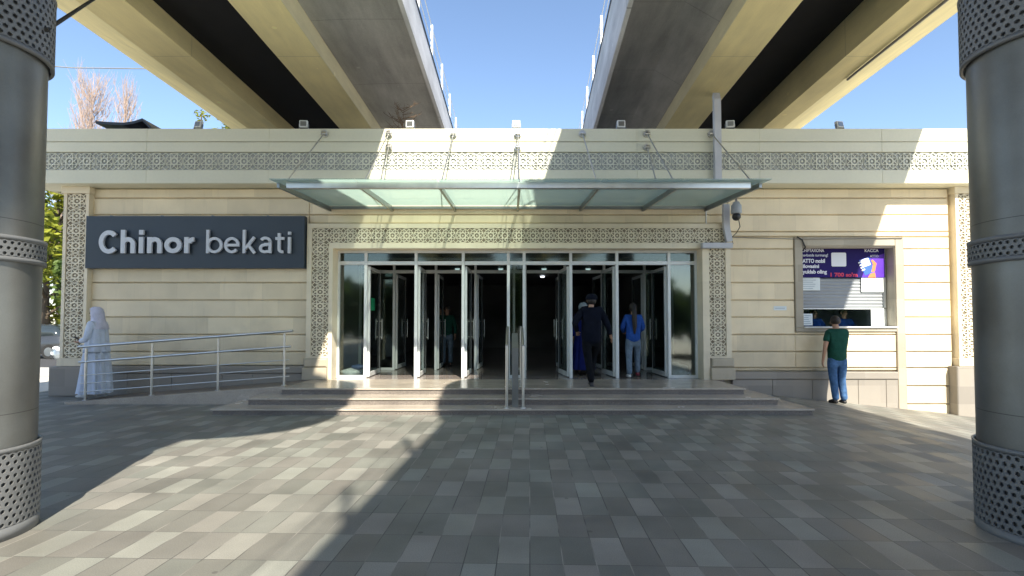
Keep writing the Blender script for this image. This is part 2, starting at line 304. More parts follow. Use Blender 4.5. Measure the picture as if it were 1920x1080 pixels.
# ---------------------------------------------------------------- mesh helpers
class MB:
    def __init__(s): s.v = []; s.f = []; s.smooth = []
    def add(s, vs, fs, smooth=False):
        b = len(s.v); s.v += [tuple(v) for v in vs]; s.f += [tuple(i+b for i in f) for f in fs]; s.smooth += [smooth]*len(fs); return s
    def box(s, x0, x1, y0, y1, z0, z1):
        vs = [(x0,y0,z0),(x1,y0,z0),(x1,y1,z0),(x0,y1,z0),(x0,y0,z1),(x1,y0,z1),(x1,y1,z1),(x0,y1,z1)]
        return s.add(vs, [(0,3,2,1),(4,5,6,7),(0,1,5,4),(1,2,6,5),(2,3,7,6),(3,0,4,7)])
    def block(s, x0, x1, z0, z1, yf, yb, c=0.012):
        """a slab facing -Y with chamfered front edges"""
        vs = [(x0+c,yf,z0+c),(x1-c,yf,z0+c),(x1-c,yf,z1-c),(x0+c,yf,z1-c),
              (x0,yf+c,z0),(x1,yf+c,z0),(x1,yf+c,z1),(x0,yf+c,z1),(x0,yb,z0),(x1,yb,z0),(x1,yb,z1),(x0,yb,z1)]
        return s.add(vs, [(0,1,2,3),(4,5,1,0),(5,6,2,1),(6,7,3,2),(7,4,0,3),(8,9,5,4),(9,10,6,5),(10,11,7,6),(11,8,4,7),(11,10,9,8)])
    def tube(s, pts, r, n=8, cap=True, smooth=True):
        pts = [Vector(p) for p in pts]; rs = r if isinstance(r, (list, tuple)) else [r]*len(pts)
        rings = []; up = None
        for i, p in enumerate(pts):
            d = (pts[min(i+1, len(pts)-1)] - pts[max(i-1, 0)]).normalized()
            if up is None: up = Vector((0,0,1)) if abs(d.z) < 0.95 else Vector((0,1,0))
            a = d.cross(up).normalized(); b = a.cross(d).normalized(); up = b
            rings.append([p + (a*math.cos(2*math.pi*k/n) + b*math.sin(2*math.pi*k/n))*rs[i] for k in range(n)])
        vs = [v for rg in rings for v in rg]; fs = []
        for i in range(len(pts)-1):
            for k in range(n): fs.append((i*n+k, i*n+(k+1)%n, (i+1)*n+(k+1)%n, (i+1)*n+k))
        s.add(vs, fs, smooth)
        if cap:
            s.add(rings[0], [tuple(range(n))[::-1]]); s.add(rings[-1], [tuple(range(n))])
        return s
    def rings(s, rings, closed=True, cap0=False, cap1=False, smooth=True):
        n = len(rings[0]); vs = [v for r in rings for v in r]; fs = []
        for i in range(len(rings)-1):
            for k in range(n if closed else n-1): fs.append((i*n+k, i*n+(k+1)%n, (i+1)*n+(k+1)%n, (i+1)*n+k))
        if cap0: fs.append(tuple(range(n))[::-1])
        if cap1: fs.append(tuple((len(rings)-1)*n+k for k in range(n)))
        return s.add(vs, fs, smooth)
    def lathe(s, c, prof, n=48, smooth=True):
        cx, cy, cz = c
        return s.rings([[(cx+r*math.cos(2*math.pi*k/n), cy+r*math.sin(2*math.pi*k/n), cz+z) for k in range(n)] for r, z in prof], smooth=smooth)
    def sphere(s, c, r, n=14, m=9, ry=None, rz=None):
        ry = ry or r; rz = rz or r; rg = []
        for i in range(m+1):
            t = math.pi*i/m - math.pi/2; q = max(math.cos(t), 1e-3)
            rg.append([(c[0]+r*q*math.cos(2*math.pi*k/n), c[1]+ry*q*math.sin(2*math.pi*k/n), c[2]+rz*math.sin(t)) for k in range(n)])
        return s.rings(rg)
    def bar(s, p, q, w, y, d):
        """a flat bar in the XZ plane from p to q, width w, front at y, depth d"""
        px, pz = p; qx, qz = q; L_ = math.hypot(qx-px, qz-pz) or 1; nx, nz = -(qz-pz)/L_*w/2, (qx-px)/L_*w/2
        c = [(px+nx,pz+nz),(px-nx,pz-nz),(qx-nx,qz-nz),(qx+nx,qz+nz)]
        vs = [(a, y, b) for a, b in c] + [(a, y+d, b) for a, b in c]
        return s.add(vs, [(0,1,2,3),(0,4,5,1),(1,5,6,2),(2,6,7,3),(3,7,4,0)])
    def quadprism(s, poly, y0, y1):
        n = len(poly); vs = [(a, y0, b) for a, b in poly] + [(a, y1, b) for a, b in poly]
        return s.add(vs, [tuple(range(n)), tuple(range(n, 2*n))[::-1]] + [(i, i+n, (i+1)%n+n, (i+1)%n) for i in range(n)])
    def build(s, name, m, parent=None, bevel=0.0, loc=None, fix=True):
        me = bpy.data.meshes.new(name); me.from_pydata(s.v, [], s.f)
        me.polygons.foreach_set('use_smooth', s.smooth)
        if fix:
            bm = bmesh.new(); bm.from_mesh(me); bmesh.ops.recalc_face_normals(bm, faces=bm.faces); bm.to_mesh(me); bm.free()
        me.materials.append(m); me.update()
        o = bpy.data.objects.new(name, me); COL.objects.link(o)
        if parent: o.parent = parent
        if loc: o.location = loc
        if bevel:
            b = o.modifiers.new('bevel', 'BEVEL'); b.width = bevel; b.segments = 2; b.limit_method = 'ANGLE'
        return o
def tag(o, label=None, cat=None, group=None, kind=None):
    if label: o['label'] = label
    if cat: o['category'] = cat
    if group: o['group'] = group
    if kind: o['kind'] = kind
    return o
def empty(name, loc=(0,0,0), rz=0, label=None, cat=None, group=None):
    o = bpy.data.objects.new(name, None); COL.objects.link(o); o.location = loc; o.rotation_euler = (0,0,rz); o.empty_display_size = 0.2
    return tag(o, label, cat, group)
def child_of(o):
    return [c for c in bpy.data.objects if c.parent == o]
def copy_tree(o, parent=None):
    c = o.copy(); COL.objects.link(c); c.parent = parent
    for ch in child_of(o): copy_tree(ch, c)
    return c
def struct(o): o['kind'] = 'structure'; return o
def text_mesh(name, txt, size, loc, m, parent, extrude=0.002, offset=0.0, width=None, align='LEFT'):
    cu = bpy.data.curves.new(name, 'FONT'); cu.body = txt; cu.size = size; cu.extrude = extrude; cu.offset = offset; cu.align_x = align
    t = bpy.data.objects.new(name, cu); COL.objects.link(t)
    dg = bpy.context.evaluated_depsgraph_get(); me = bpy.data.meshes.new_from_object(t.evaluated_get(dg))
    bpy.data.objects.remove(t)
    xs = [v.co.x for v in me.vertices]; k = 1.0
    if width and xs: k = width/(max(xs)-min(xs))
    for v in me.vertices: v.co = Vector((v.co.x*k, -v.co.z, v.co.y))
    me.materials.clear(); me.materials.append(m)
    o = bpy.data.objects.new(name, me); COL.objects.link(o); o.location = loc
    if parent: o.parent = parent
    return o
def skin(name, V, E, m, parent=None, sub=2, root=None):
    """V: dict name -> (x,y,z,r) ; E: list of pairs ; one smooth continuous surface"""
    keys = list(V); idx = {k: i for i, k in enumerate(keys)}
    me = bpy.data.meshes.new(name); me.from_pydata([V[k][:3] for k in keys], [(idx[a], idx[b]) for a, b in E], [])
    o = bpy.data.objects.new(name, me); COL.objects.link(o)
    o.modifiers.new('skin', 'SKIN').use_smooth_shade = True
    sv = me.skin_vertices[0].data
    for k in keys:
        r = V[k][3]; sv[idx[k]].radius = r if isinstance(r, tuple) else (r, r); sv[idx[k]].use_root = (k == (root or keys[0]))
    if sub: o.modifiers.new('sub', 'SUBSURF').levels = sub
    dg = bpy.context.evaluated_depsgraph_get(); nm = bpy.data.meshes.new_from_object(o.evaluated_get(dg))
    bpy.data.objects.remove(o)
    for p in nm.polygons: p.use_smooth = True
    nm.materials.clear(); nm.materials.append(m); nm.name = name
    o = bpy.data.objects.new(name, nm); COL.objects.link(o)
    if parent: o.parent = parent
    return o

# ================================================================ SETTING
def gh(x):                                  # the plaza falls gently to the right of the steps
    return 0.0 if x < 5.6 else -0.105*(min(x, 12.0)-5.6)
g = MB(); xs = [-400, -60, -20, -12, -6, 0, 4, 5.6, 7, 8.5, 10, 12, 20, 60, 400]; ys = [-400, -40, -10, 0, 5, 9, 12, 16, 40, 120, 900]
vs = [(x, y, gh(x)) for y in ys for x in xs]; n = len(xs)
g.add(vs, [(j*n+i, j*n+i+1, (j+1)*n+i+1, (j+1)*n+i) for j in range(len(ys)-1) for i in range(n-1)])
struct(g.build('ground', M['paving']))
rd = MB().box(-90, -10.6, 17.6, 27, 0.0, 0.008); struct(rd.build('road', M['asphalt']))
for k_, (xa, xb, ya, yb) in enumerate(((-90, -10.6, -30, 15.5), (13.5, 90, -30, 60), (-10.5, 13.4, -30, -3.0))):
    struct(MB().box(xa, xb, ya, yb, -.75 if xa > 13 else 0.0, -.66 if xa > 13 else .006).build('pavement', M['bounce_slabs']))  # added pale slabs bounce light upward; only the left one reaches into view
pv = MB().box(-90, -10.6, 15.6, 17.5, 0.0, 0.10); struct(pv.build('pavement', M['kerb'], bevel=0.01))

# ================================================================ BUILDING
WY = 11.60; FY = 11.20; DY = 11.90; PH = 0.335
G = [0.58, 0.93, 1.30, 1.68, 2.05, 2.43, 2.80, 3.17, 3.55, 3.92, 4.29, 4.50]
bld = empty('station_building', (0, 11.6, 0), 0, 'single storey station building with cream stone cladding and a wide glazed entrance', 'building')
def bp_(o):                                 # keep world coordinates while parented to the building
    o.location = (0, -11.6, 0); o.parent = bld; return o
def courses(mb, x0, x1, zlo, zhi, levels=G, yf=WY):
    lv = [z for z in levels if zlo+0.05 < z < zhi-0.05]; lv = [zlo] + lv + [zhi]
    for a, b in zip(lv[:-1], lv[1:]): mb.block(x0, x1, a+0.010, b-0.010, yf, yf+0.08, 0.014)
w = MB()
courses(w, -9.25, -4.44, 0.63, 4.50); courses(w, 4.73, 6.15, 0.52, 3.43)
courses(w, -4.43, 4.72, 3.73, 4.50)
courses(w, 4.73, 9.55, 3.44, 4.50); courses(w, 6.152, 8.34, 0.52, 1.36)
courses(w, 8.54, 9.55, -0.45, 3.43, [-.20, .19] + G)
bp_(w.build('wall', M['stone']))
k = MB()                                    # backing wall with the two openings
for a in [(-9.60, -4.02, -0.6, 4.5), (4.24, 6.20, -0.6, 4.5), (8.36, 10.3, -0.8, 4.5), (-4.02, 4.24, 3.24, 4.5), (6.20, 8.36, 3.24, 4.5), (6.20, 8.36, -0.8, 1.46)]:
    k.box(a[0], a[1], WY+0.075, WY+0.30, a[2], a[3])
k.box(-9.75, -9.6, WY+0.3, 27, -0.5, 4.5); k.box(10.1, 10.3, WY+0.3, 27, -0.8, 4.5); k.box(-10.2, 10.3, 27, 27.2, -0.8, 5.6)
bp_(k.build('backing_wall', M['stone_pale']))
# plinth courses
for xa, xb, zb, zm, zt, st_ in ((-9.25, -4.46, 0.0, 0.46, 0.625, 0.95), (4.76, 8.33, -0.4, 0.33, 0.50, 0.86)):
    p = MB(); xx = xa; zz = random.Random(3)
    while xx < xb-.05:
        x2 = min(xx+st_*zz.choice((.7, 1, 1, 1.15)), xb); p.block(xx+.003, x2-.003, zb, zm, WY-0.05+zz.uniform(0, .006), WY+0.08, 0.006); xx = x2
    p.block(xa, xb, zm+.005, zt, WY-0.075, WY+0.08, 0.02)
    bp_(p.build('plinth', M['plinth']))
p = MB(); p.block(8.35, 8.53, -0.45, 3.42, WY-0.03, WY+0.05, 0.008); p.block(6.16, 6.33, 1.45, 3.42, WY-0.03, WY+0.05, 0.008)
p.block(6.335, 8.345, 3.235, 3.42, WY-0.032, WY+0.05, 0.008); p.block(6.16, 8.345, 1.365, 1.445, WY-0.03, WY+0.05, 0.008)
bp_(p.build('window_surround', M['stone_grey']))
p = MB(); p.box(8.34, 8.36, WY+.0, WY+0.33, 1.45, 3.235); p.box(6.31, 6.33, WY+.0, WY+.33, 1.45, 3.235); p.box(6.33, 8.34, WY, WY+0.33, 3.21, 3.23)
bp_(p.build('window_reveal', M['stone_grey']))
# roof and fascia
p = MB().box(-10.35, 10.45, FY+0.12, 27.2, 5.60, 5.655); bp_(p.build('roof', M['roof']))
f = MB(); fx = [-10.35 + i*2.6 for i in range(9)]
for a, b in zip(fx[:-1], fx[1:]):
    if b-a < 0.1: continue
    for z0, z1 in ((5.405, 5.68), (5.182, 5.390), (4.51, 4.795)): f.block(a+.0008, b-.0008, z0, z1, FY, FY+0.06, 0.004)
f.box(-10.35, 10.45, FY+0.06, FY+0.12, 4.55, 5.66); f.box(-10.35, 10.45, FY+0.06, 11.9, 4.505, 4.55)
f.box(-10.35, -10.29, FY+0.12, 27, 4.51, 5.66); f.box(10.39, 10.45, FY+0.12, 27, 4.51, 5.66)
bp_(f.build('fascia', M['fascia']))
f = MB().box(-10.33, 10.43, FY+0.035, FY+0.055, 4.80, 5.17); bp_(f.build('fascia_band', M['fascia_back']))
def lattice_cell(mb, cx, cz, a, w_, y, d, b=None, rich=True):
    b = b or a; rx, rz = a*0.5, b*0.5; kk = [0]
    def bar(p, q, ww=w_): mb.bar(p, q, ww, y + kk[0]*0.0004, d); kk[0] += 1
    def ring(r, n, ph=0.0): return [(cx+rx*r*math.cos(2*math.pi*(i+ph)/n), cz+rz*r*math.sin(2*math.pi*(i+ph)/n)) for i in range(n)]
    P8 = ring(1.0, 8, .5)
    for i in range(8): bar(P8[i], P8[(i+3) % 8])
    if rich:
        O8 = ring(.98, 8, 0); Q8 = ring(.36, 8, .5)
        for i in range(8): bar(Q8[i], Q8[(i+1) % 8], w_*.9); bar(P8[i], P8[(i+1) % 8], w_*.8)
        C = ring(.12, 6)
        for i in range(0, 6, 2): bar(C[i], C[(i+3) % 6], w_*1.6)
    for sx in (-1, 1):
        for sz in (-1, 1): bar((cx+sx*a*0.5, cz+sz*b*0.5), (cx+sx*a*0.30, cz+sz*b*0.30))
fl = MB(); nx = 56; a = 20.74/nx
for i in range(nx): lattice_cell(fl, -10.32+a*(i+.5), 4.985, a, 0.0125, FY+0.004, 0.015, 0.37)
bp_(fl.build('fascia_lattice', M['fascia_lattice'], fix=False))
# entrance portal
p = MB(); PY = WY-0.10
p.box(-4.44, -4.335, PY, WY+0.05, 0.80, 3.71); p.box(-3.965, -3.88, PY, WY+0.05, 0.80, 3.20)
p.box(4.62, 4.73, PY, WY+0.05, 0.80, 3.71); p.box(4.12, 4.265, PY, WY+0.05, 0.80, 3.20)
p.box(-4.335, 4.62, PY, WY+0.05, 3.61, 3.71); p.box(-3.88, 4.12, PY, WY+0.05, 3.17, 3.29); p.box(-3.965, -3.88, PY, WY+0.05, 3.20, 3.29); p.box(4.12, 4.265, PY, WY+0.05, 3.20, 3.29)
p.box(-4.335, -3.965, PY, WY+0.05, 0.80, 0.84); p.box(4.265, 4.62, PY, WY+0.05, 0.80, 0.84)
p.box(-3.88-0.10, -3.88, WY+0.05, DY+0.1, PH, 3.20); p.box(4.12, 4.22, WY+0.05, DY+0.1, PH, 3.20); p.box(-3.88, 4.12, WY+0.05, DY+0.1, 3.17, 3.20)
p.box(-3.965, -3.88, PY+.003, WY+0.05, PH, 0.80); p.box(4.12, 4.265, PY+.003, WY+0.05, PH, 0.80)
bp_(p.build('portal_frame', M['stone_pale']))
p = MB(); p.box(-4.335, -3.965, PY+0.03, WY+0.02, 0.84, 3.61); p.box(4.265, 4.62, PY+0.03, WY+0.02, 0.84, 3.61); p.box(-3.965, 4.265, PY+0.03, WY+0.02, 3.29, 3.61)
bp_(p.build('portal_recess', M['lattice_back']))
p = MB(); n = 9; b = (3.61-0.84)/n
for i in range(n):
    lattice_cell(p, -4.15, 0.84+b*(i+.5), 0.37, 0.0155, PY+0.006, 0.022, b); lattice_cell(p, 4.4425, 0.84+b*(i+.5), 0.355, 0.0155, PY+0.006, 0.022, b)
n = 27; a = (4.265+3.965)/n
for i in range(n): lattice_cell(p, -3.965+a*(i+.5), 3.45, a, 0.0155, PY+0.006, 0.022, 0.32)
bp_(p.build('portal_lattice', M['lattice'], fix=False))
for x0, x1 in ((-4.50, -3.97), (4.27, 4.78)):
    p = MB(); p.block(x0+.02, x1, 0.60, 0.795, PY-0.03, WY+0.05, 0.03); p.block(x0, x1, PH, 0.595, PY-0.06, WY+0.05, 0.01)
    bp_(p.build('portal_base', M['portal_base'], bevel=0.004))
for sx, x0, x1 in ((-1, -9.71, -9.16), (1, 9.60, 10.16)):
    pl = MB(); cy = 11.47
    pl.box(x0, x0+0.07, cy, WY+0.2, 0.80, 4.36); pl.box(x1-0.07, x1, cy, WY+0.2, 0.80, 4.36); pl.box(x0+.07, x1-.07, cy+0.05, WY+0.2, 0.80, 4.36)
    pl.box(x0-.03, x1+.03, cy-0.03, WY+0.2, 4.36, 4.505); pl.box(x0-.03, x1+.03, cy-.03, WY+.2, 0.63, 0.80)
    o = bp_(pl.build('corner_pillar', M['stone_pale'], bevel=0.005))
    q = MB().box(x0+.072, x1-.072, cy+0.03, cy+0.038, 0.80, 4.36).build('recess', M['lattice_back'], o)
    q = MB(); b = 3.56/11
    for i in range(11): lattice_cell(q, (x0+x1)/2, 0.80+b*(i+.5), x1-x0-0.145, 0.017, cy+0.008, 0.02, b)
    q.build('lattice', M['lattice'], o, fix=False)
    q = MB().block(x0-.14, x1+.06, -0.7 if sx > 0 else 0.0, 0.625, cy-0.10, WY+0.2, 0.015).build('pillar_plinth', M['plinth'], o)
# glazed entrance: frame, panes, open leaves
MX = [-3.90, -3.26, -2.14, -1.09, -0.08, 0.27, 1.31, 2.34, 3.50, 4.14]
def glazing(y, mx, zt, zb, full, mname, cut=()):
    fr = MB(); 
    for i, x in enumerate(mx):
        x = x if 0 < i < len(mx)-1 else x + (0.03 if i == 0 else -0.03)
        fr.box(x-.032, x+.032, y-.05, y+.05, zb, zt-.055)
    fr.box(mx[0], mx[-1], y-.055, y+.055, zt-.055, zt); 
    for i in range(len(mx)-1):
        fr.box(mx[i]+.034, mx[i+1]-.034, y-.045, y+.045, 2.85, 2.93)
        if i in full: fr.box(mx[i]+.034, mx[i+1]-.034, y-.045, y+.045, zb, zb+.06)
    o = bp_(fr.build('glazing_frame', M[mname], bevel=0.004))
    for i in range(len(mx)-1):
        MB().box(mx[i]+.03, mx[i+1]-.03, y-.004, y+.004, 2.93, zt-.055).build('pane', M['glass_dark'], o)
        if i in full: MB().box(mx[i]+.03, mx[i+1]-.03, y-.004, y+.004, zb+.06, 2.85).build('pane', M['glass_side'], o)
    return o
glazing(DY, MX, 3.17, PH, (0, 4, 8), 'alu')
MX2 = [-3.98, -3.07, -1.98, -0.95, 0.05, 0.35, 1.38, 2.40, 3.45, 4.20]
glazing(13.9, MX2, 3.25, PH, (0, 4, 8), 'alu')
def leaf_proto(wd):
    """a door leaf in its own frame: hinge edge at x=0, leaf along +x"""
    fr = MB(); h0, h1 = 0.02, 2.49; t = 0.024
    fr.box(0, 0.06, -t, t, h0, h1); fr.box(wd-0.06, wd, -t, t, h0, h1); fr.box(0.06, wd-.06, -t+.001, t-.001, h1-0.07, h1); fr.box(0.06, wd-.06, -t+.001, t-.001, h0, h0+0.10)
    o = fr.build('door', M['alu'], None, bevel=0.004)
    MB().box(0.055, wd-.055, -.004, .004, h0+.10, h1-.07).build('pane', M['glass'], o)
    sl = MB(); sl.box(0.061, 0.073, -t-.002, t+.002, h0+.10, h1-.07); sl.box(wd-.073, wd-.061, -t-.002, t+.002, h0+.10, h1-.07); sl.build('seal', M['alu_dark'], o)
    for s in (-1, 1):
        hd = MB(); yy = s*0.075
        hd.tube([(wd-.04, yy, 0.82), (wd-.04, yy, 1.32)], 0.014, 10); hd.tube([(wd-.04, s*.02, 0.88), (wd-.04, yy, 0.88)], 0.009, 8); hd.tube([(wd-.04, s*.02, 1.26), (wd-.04, yy, 1.26)], 0.009, 8)
        hd.build('handle', M['steel'], o)
    return o
L0 = leaf_proto(1.02); first = [True]
def put_leaf(x, y, ang, mirror=False):
    o = L0 if first[0] else copy_tree(L0); first[0] = False
    o.parent = bld; o.location = (x, y-11.6, PH); o.rotation_euler = (0, 0, ang)
    return o
for x, ang in ((-3.21, 91), (-2.085, 91.5), (-1.035, 88.5)): put_leaf(x, DY+.06, R(ang))
for x, ang in ((1.26, 96.5), (2.29, 95.5), (3.45, 91.5)): put_leaf(x, DY+.06, R(ang))
for x, ang in ((-3.02, 89), (-1.93, 91), (-0.90, 87)): put_leaf(x, 13.96, R(ang))
for x, ang in ((1.34, 95), (2.36, 94), (3.41, 91)): put_leaf(x, 13.96, R(ang))
# hall inside
p = MB(); p.box(-4.5, -4.4, 12.0, 26.5, 0, 3.6); p.box(4.6, 4.7, 12.0, 26.5, 0, 3.6); p.box(-4.5, 4.7, 26.5, 26.6, 0, 3.6)
p.box(-4.1, -4.0, 12.0, 13.9, PH, 3.3); p.box(4.22, 4.32, 12, 13.9, PH, 3.3)
p.box(1.8, 2.2, 20, 20.4, PH, 3.4); p.box(-1.9, -1.5, 20, 20.4, PH, 3.4)
bp_(p.build('hall_wall', M['hall']))
bp_(MB().box(-4.5, 4.7, 12.0, 26.5, 3.40, 3.5).build('hall_ceiling', M['hall_ceiling']))
# ticket counter
p = MB(); tx0, tx1, ty = 6.34, 8.33, 11.88
p.box(tx0, tx0+.05, ty-.02, ty+.06, 1.47, 3.20); p.box(tx1-.05, tx1, ty-.02, ty+.06, 1.47, 3.20); p.box(tx0, tx1, ty-.02, ty+.06, 1.86, 1.885)
o = bp_(p.build('ticket_window', M['alu'], bevel=0.003))
p = MB()
for i in range(9):
    z = 1.885 + i*0.074; p.rings([[(x, ty+0.012 - 0.012*math.sin(math.pi*j/6), z + 0.074*j/6) for j in range(7)] for x in (tx0+.05, tx1-.05)], closed=False)
p.build('shutter', M['shutter'], o)
MB().box(tx0+.05, tx1-.05, ty+.035, ty+.041, 1.47, 1.86).build('pane', M['glass_clear'], o)
MB().block(6.335, 8.345, 1.445, 1.475, WY-0.07, 12.0, 0.005).build('sill', M['white'], o)
p = MB(); p.box(6.2, 6.25, 12.0, 14, 0.6, 3.3); p.box(8.45, 8.5, 12, 14, 0.6, 3.3); p.box(6.2, 8.5, 14, 14.05, .6, 3.3); p.box(6.2, 8.5, 12, 14, 3.25, 3.3); p.box(6.2, 8.5, 12, 14, .55, .6)
bp_(p.build('ticket_room', M['room']))
p = MB().box(6.3, 8.4, 12.0, 12.14, 1.36, 1.40); bp_(p.build('counter', M['white']))
# hall lamps
for x, y, lab in ((-1.84, 17.9, 'small lit ceiling lamp in the dark hall, leftmost of the near row'), (-.38, 17.9, 'small lit ceiling lamp in the dark hall, second from the left in the near row'),
                  (1.08, 17.9, 'small lit ceiling lamp in the dark hall, just right of the steel handrail'), (2.56, 17.9, 'small lit ceiling lamp in the dark hall, above the man in the cap'),
                  (1.19, 20.8, 'smaller lit ceiling lamp deeper in the hall, right of the steel handrail')):
    l = empty('ceiling_lamp', (x, y, 3.40), 0, lab, 'lamp', 'lit lamps on the hall ceiling')
    MB().lathe((0,0,0), [(0.001,-.07),(0.075,-.07),(0.085,-.02)], 14).build('diffuser', M['lamp'], l)
    MB().lathe((0,0,0), [(0.087,0),(0.087,-.022),(0.10,-.022),(0.11,0)], 14).build('trim', M['white'], l)

# ================================================================ STEPS, RAMP
st = empty('entrance_steps', (0, 9.07, 0), 0, 'three wide pink grey granite steps up to the station doors', 'steps')
def slab(x0, x1, y0, z0, z1, y1=WY+.0):
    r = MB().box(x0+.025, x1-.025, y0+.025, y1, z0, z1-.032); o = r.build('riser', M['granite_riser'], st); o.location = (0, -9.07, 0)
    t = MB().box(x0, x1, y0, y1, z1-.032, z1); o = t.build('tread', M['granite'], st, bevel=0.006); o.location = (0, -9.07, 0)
slab(-5.10, 5.12, 9.07, -0.08, 0.10); slab(-4.72, 4.75, 9.52, 0.10, 0.217)
slab(-4.34, 4.37, 10.02, 0.217, PH)
bp_(MB().box(-4.4, 4.6, WY+0.003, 26.5, 0.2, PH-.001).build('floor', M['granite_floor']))
rp = empty('access_ramp', (-6.4, 10.9, 0), 0, 'sloping granite access ramp along the wall below the name sign', 'ramp')
r = MB(); x0, x1, y0, y1 = -8.55, -4.36, 10.25, WY
r.add([(x0,y0,0.0),(x1,y0,0),(x1,y1,0),(x0,y1,0),(x0,y0,0.012),(x1,y0,PH-.004),(x1,y1,PH-.004),(x0,y1,0.012)], [(0,3,2,1),(4,5,6,7),(0,1,5,4),(1,2,6,5),(2,3,7,6),(3,0,4,7)])
o = r.build('ramp_surface', M['granite_riser'], rp); o.location = (6.4, -10.9, 0)
r = MB(); y1 = 10.37
r.add([(x0,y0-.01,0.0),(x1,y0-.01,0),(x1,y1,0),(x0,y1,0),(x0,y0-.01,0.04),(x1,y0-.01,PH+.012),(x1,y1,PH+.012),(x0,y1,0.04)], [(0,3,2,1),(4,5,6,7),(0,1,5,4),(1,2,6,5),(2,3,7,6),(3,0,4,7)])
o = r.build('ramp_kerb', M['granite'], rp); o.location = (6.4, -10.9, 0)
def ramp_h(x): return 0.02 + (PH-.02)*(x+8.55)/4.19
hr = empty('ramp_handrail', (-6.4, 10.45, 0), 0, 'stainless steel handrail with five rails along the sloping ramp', 'handrail')
def hrp(o): o.location = (6.4, -10.45, 0); return o
for x in (-8.32, -7.03, -5.74, -4.45):
    z = ramp_h(x); q = MB().tube([(x, 10.45, z), (x, 10.45, z+1.02)], 0.022, 10); q.lathe((x, 10.45, z), [(0.001,.02),(.045,.02),(.05,0.0)], 12); hrp(q.build('post', M['steel'], hr))
for dz, rr, ex in ((1.06, .027, .16), (.76, .024, .14), (.50, .011, .10), (.34, .011, .10), (.18, .011, .10)):
    xa, xb = -8.32-ex, -4.45+ex; hrp(MB().tube([(xa, 10.45, ramp_h(xa)+dz), (xb, 10.45, ramp_h(xb)+dz)], rr, 10).build('rail', M['steel'], hr))
# central handrail
ch = empty('central_handrail', (0.05, 9.3, 0.1), 0, 'twin stainless steel handrail in the middle of the steps', 'handrail')
def chp(o): o.location = (-0.05, -9.3, -0.1); return o
for x in (-0.09, 0.19):
    chp(MB().tube([(x, 9.18, 1.16), (x, 10.2, 1.46), (x, 11.55, 1.46)], 0.024, 10).build('rail', M['steel'], ch))
    chp(MB().tube([(x, 9.18, 0.85), (x, 10.2, 1.12), (x, 11.55, 1.12)], 0.014, 10).build('rail', M['steel'], ch))
    chp(MB().tube([(x, 9.18, 0.48), (x, 10.2, .78), (x, 11.55, .78)], 0.014, 10).build('rail', M['steel'], ch))
    for y, z0, z1 in ((9.18, 0.10, 1.16), (10.2, PH, 1.46), (11.5, PH, 1.46)):
        q = MB().tube([(x, y, z0), (x, y, z1)], 0.023, 10); q.lathe((x, y, z0), [(0.001,.018),(.045,.018),(.05,0.0)], 12); chp(q.build('post', M['steel'], ch))
q = MB().add([(a, y, z) for a in (0.0, 0.11) for y, z in ((9.28, .105), (9.28, 1.12), (10.2, 1.36), (10.2, PH+.005), (10.03, PH+.005), (10.01, .222), (9.53, .222), (9.51, .105))],
    [tuple(range(8)), tuple(range(8, 16))[::-1]] + [(i, i+8, (i+1) % 8+8, (i+1) % 8) for i in range(8)])
chp(q.build('infill_panel', M['steel_dark'], ch))

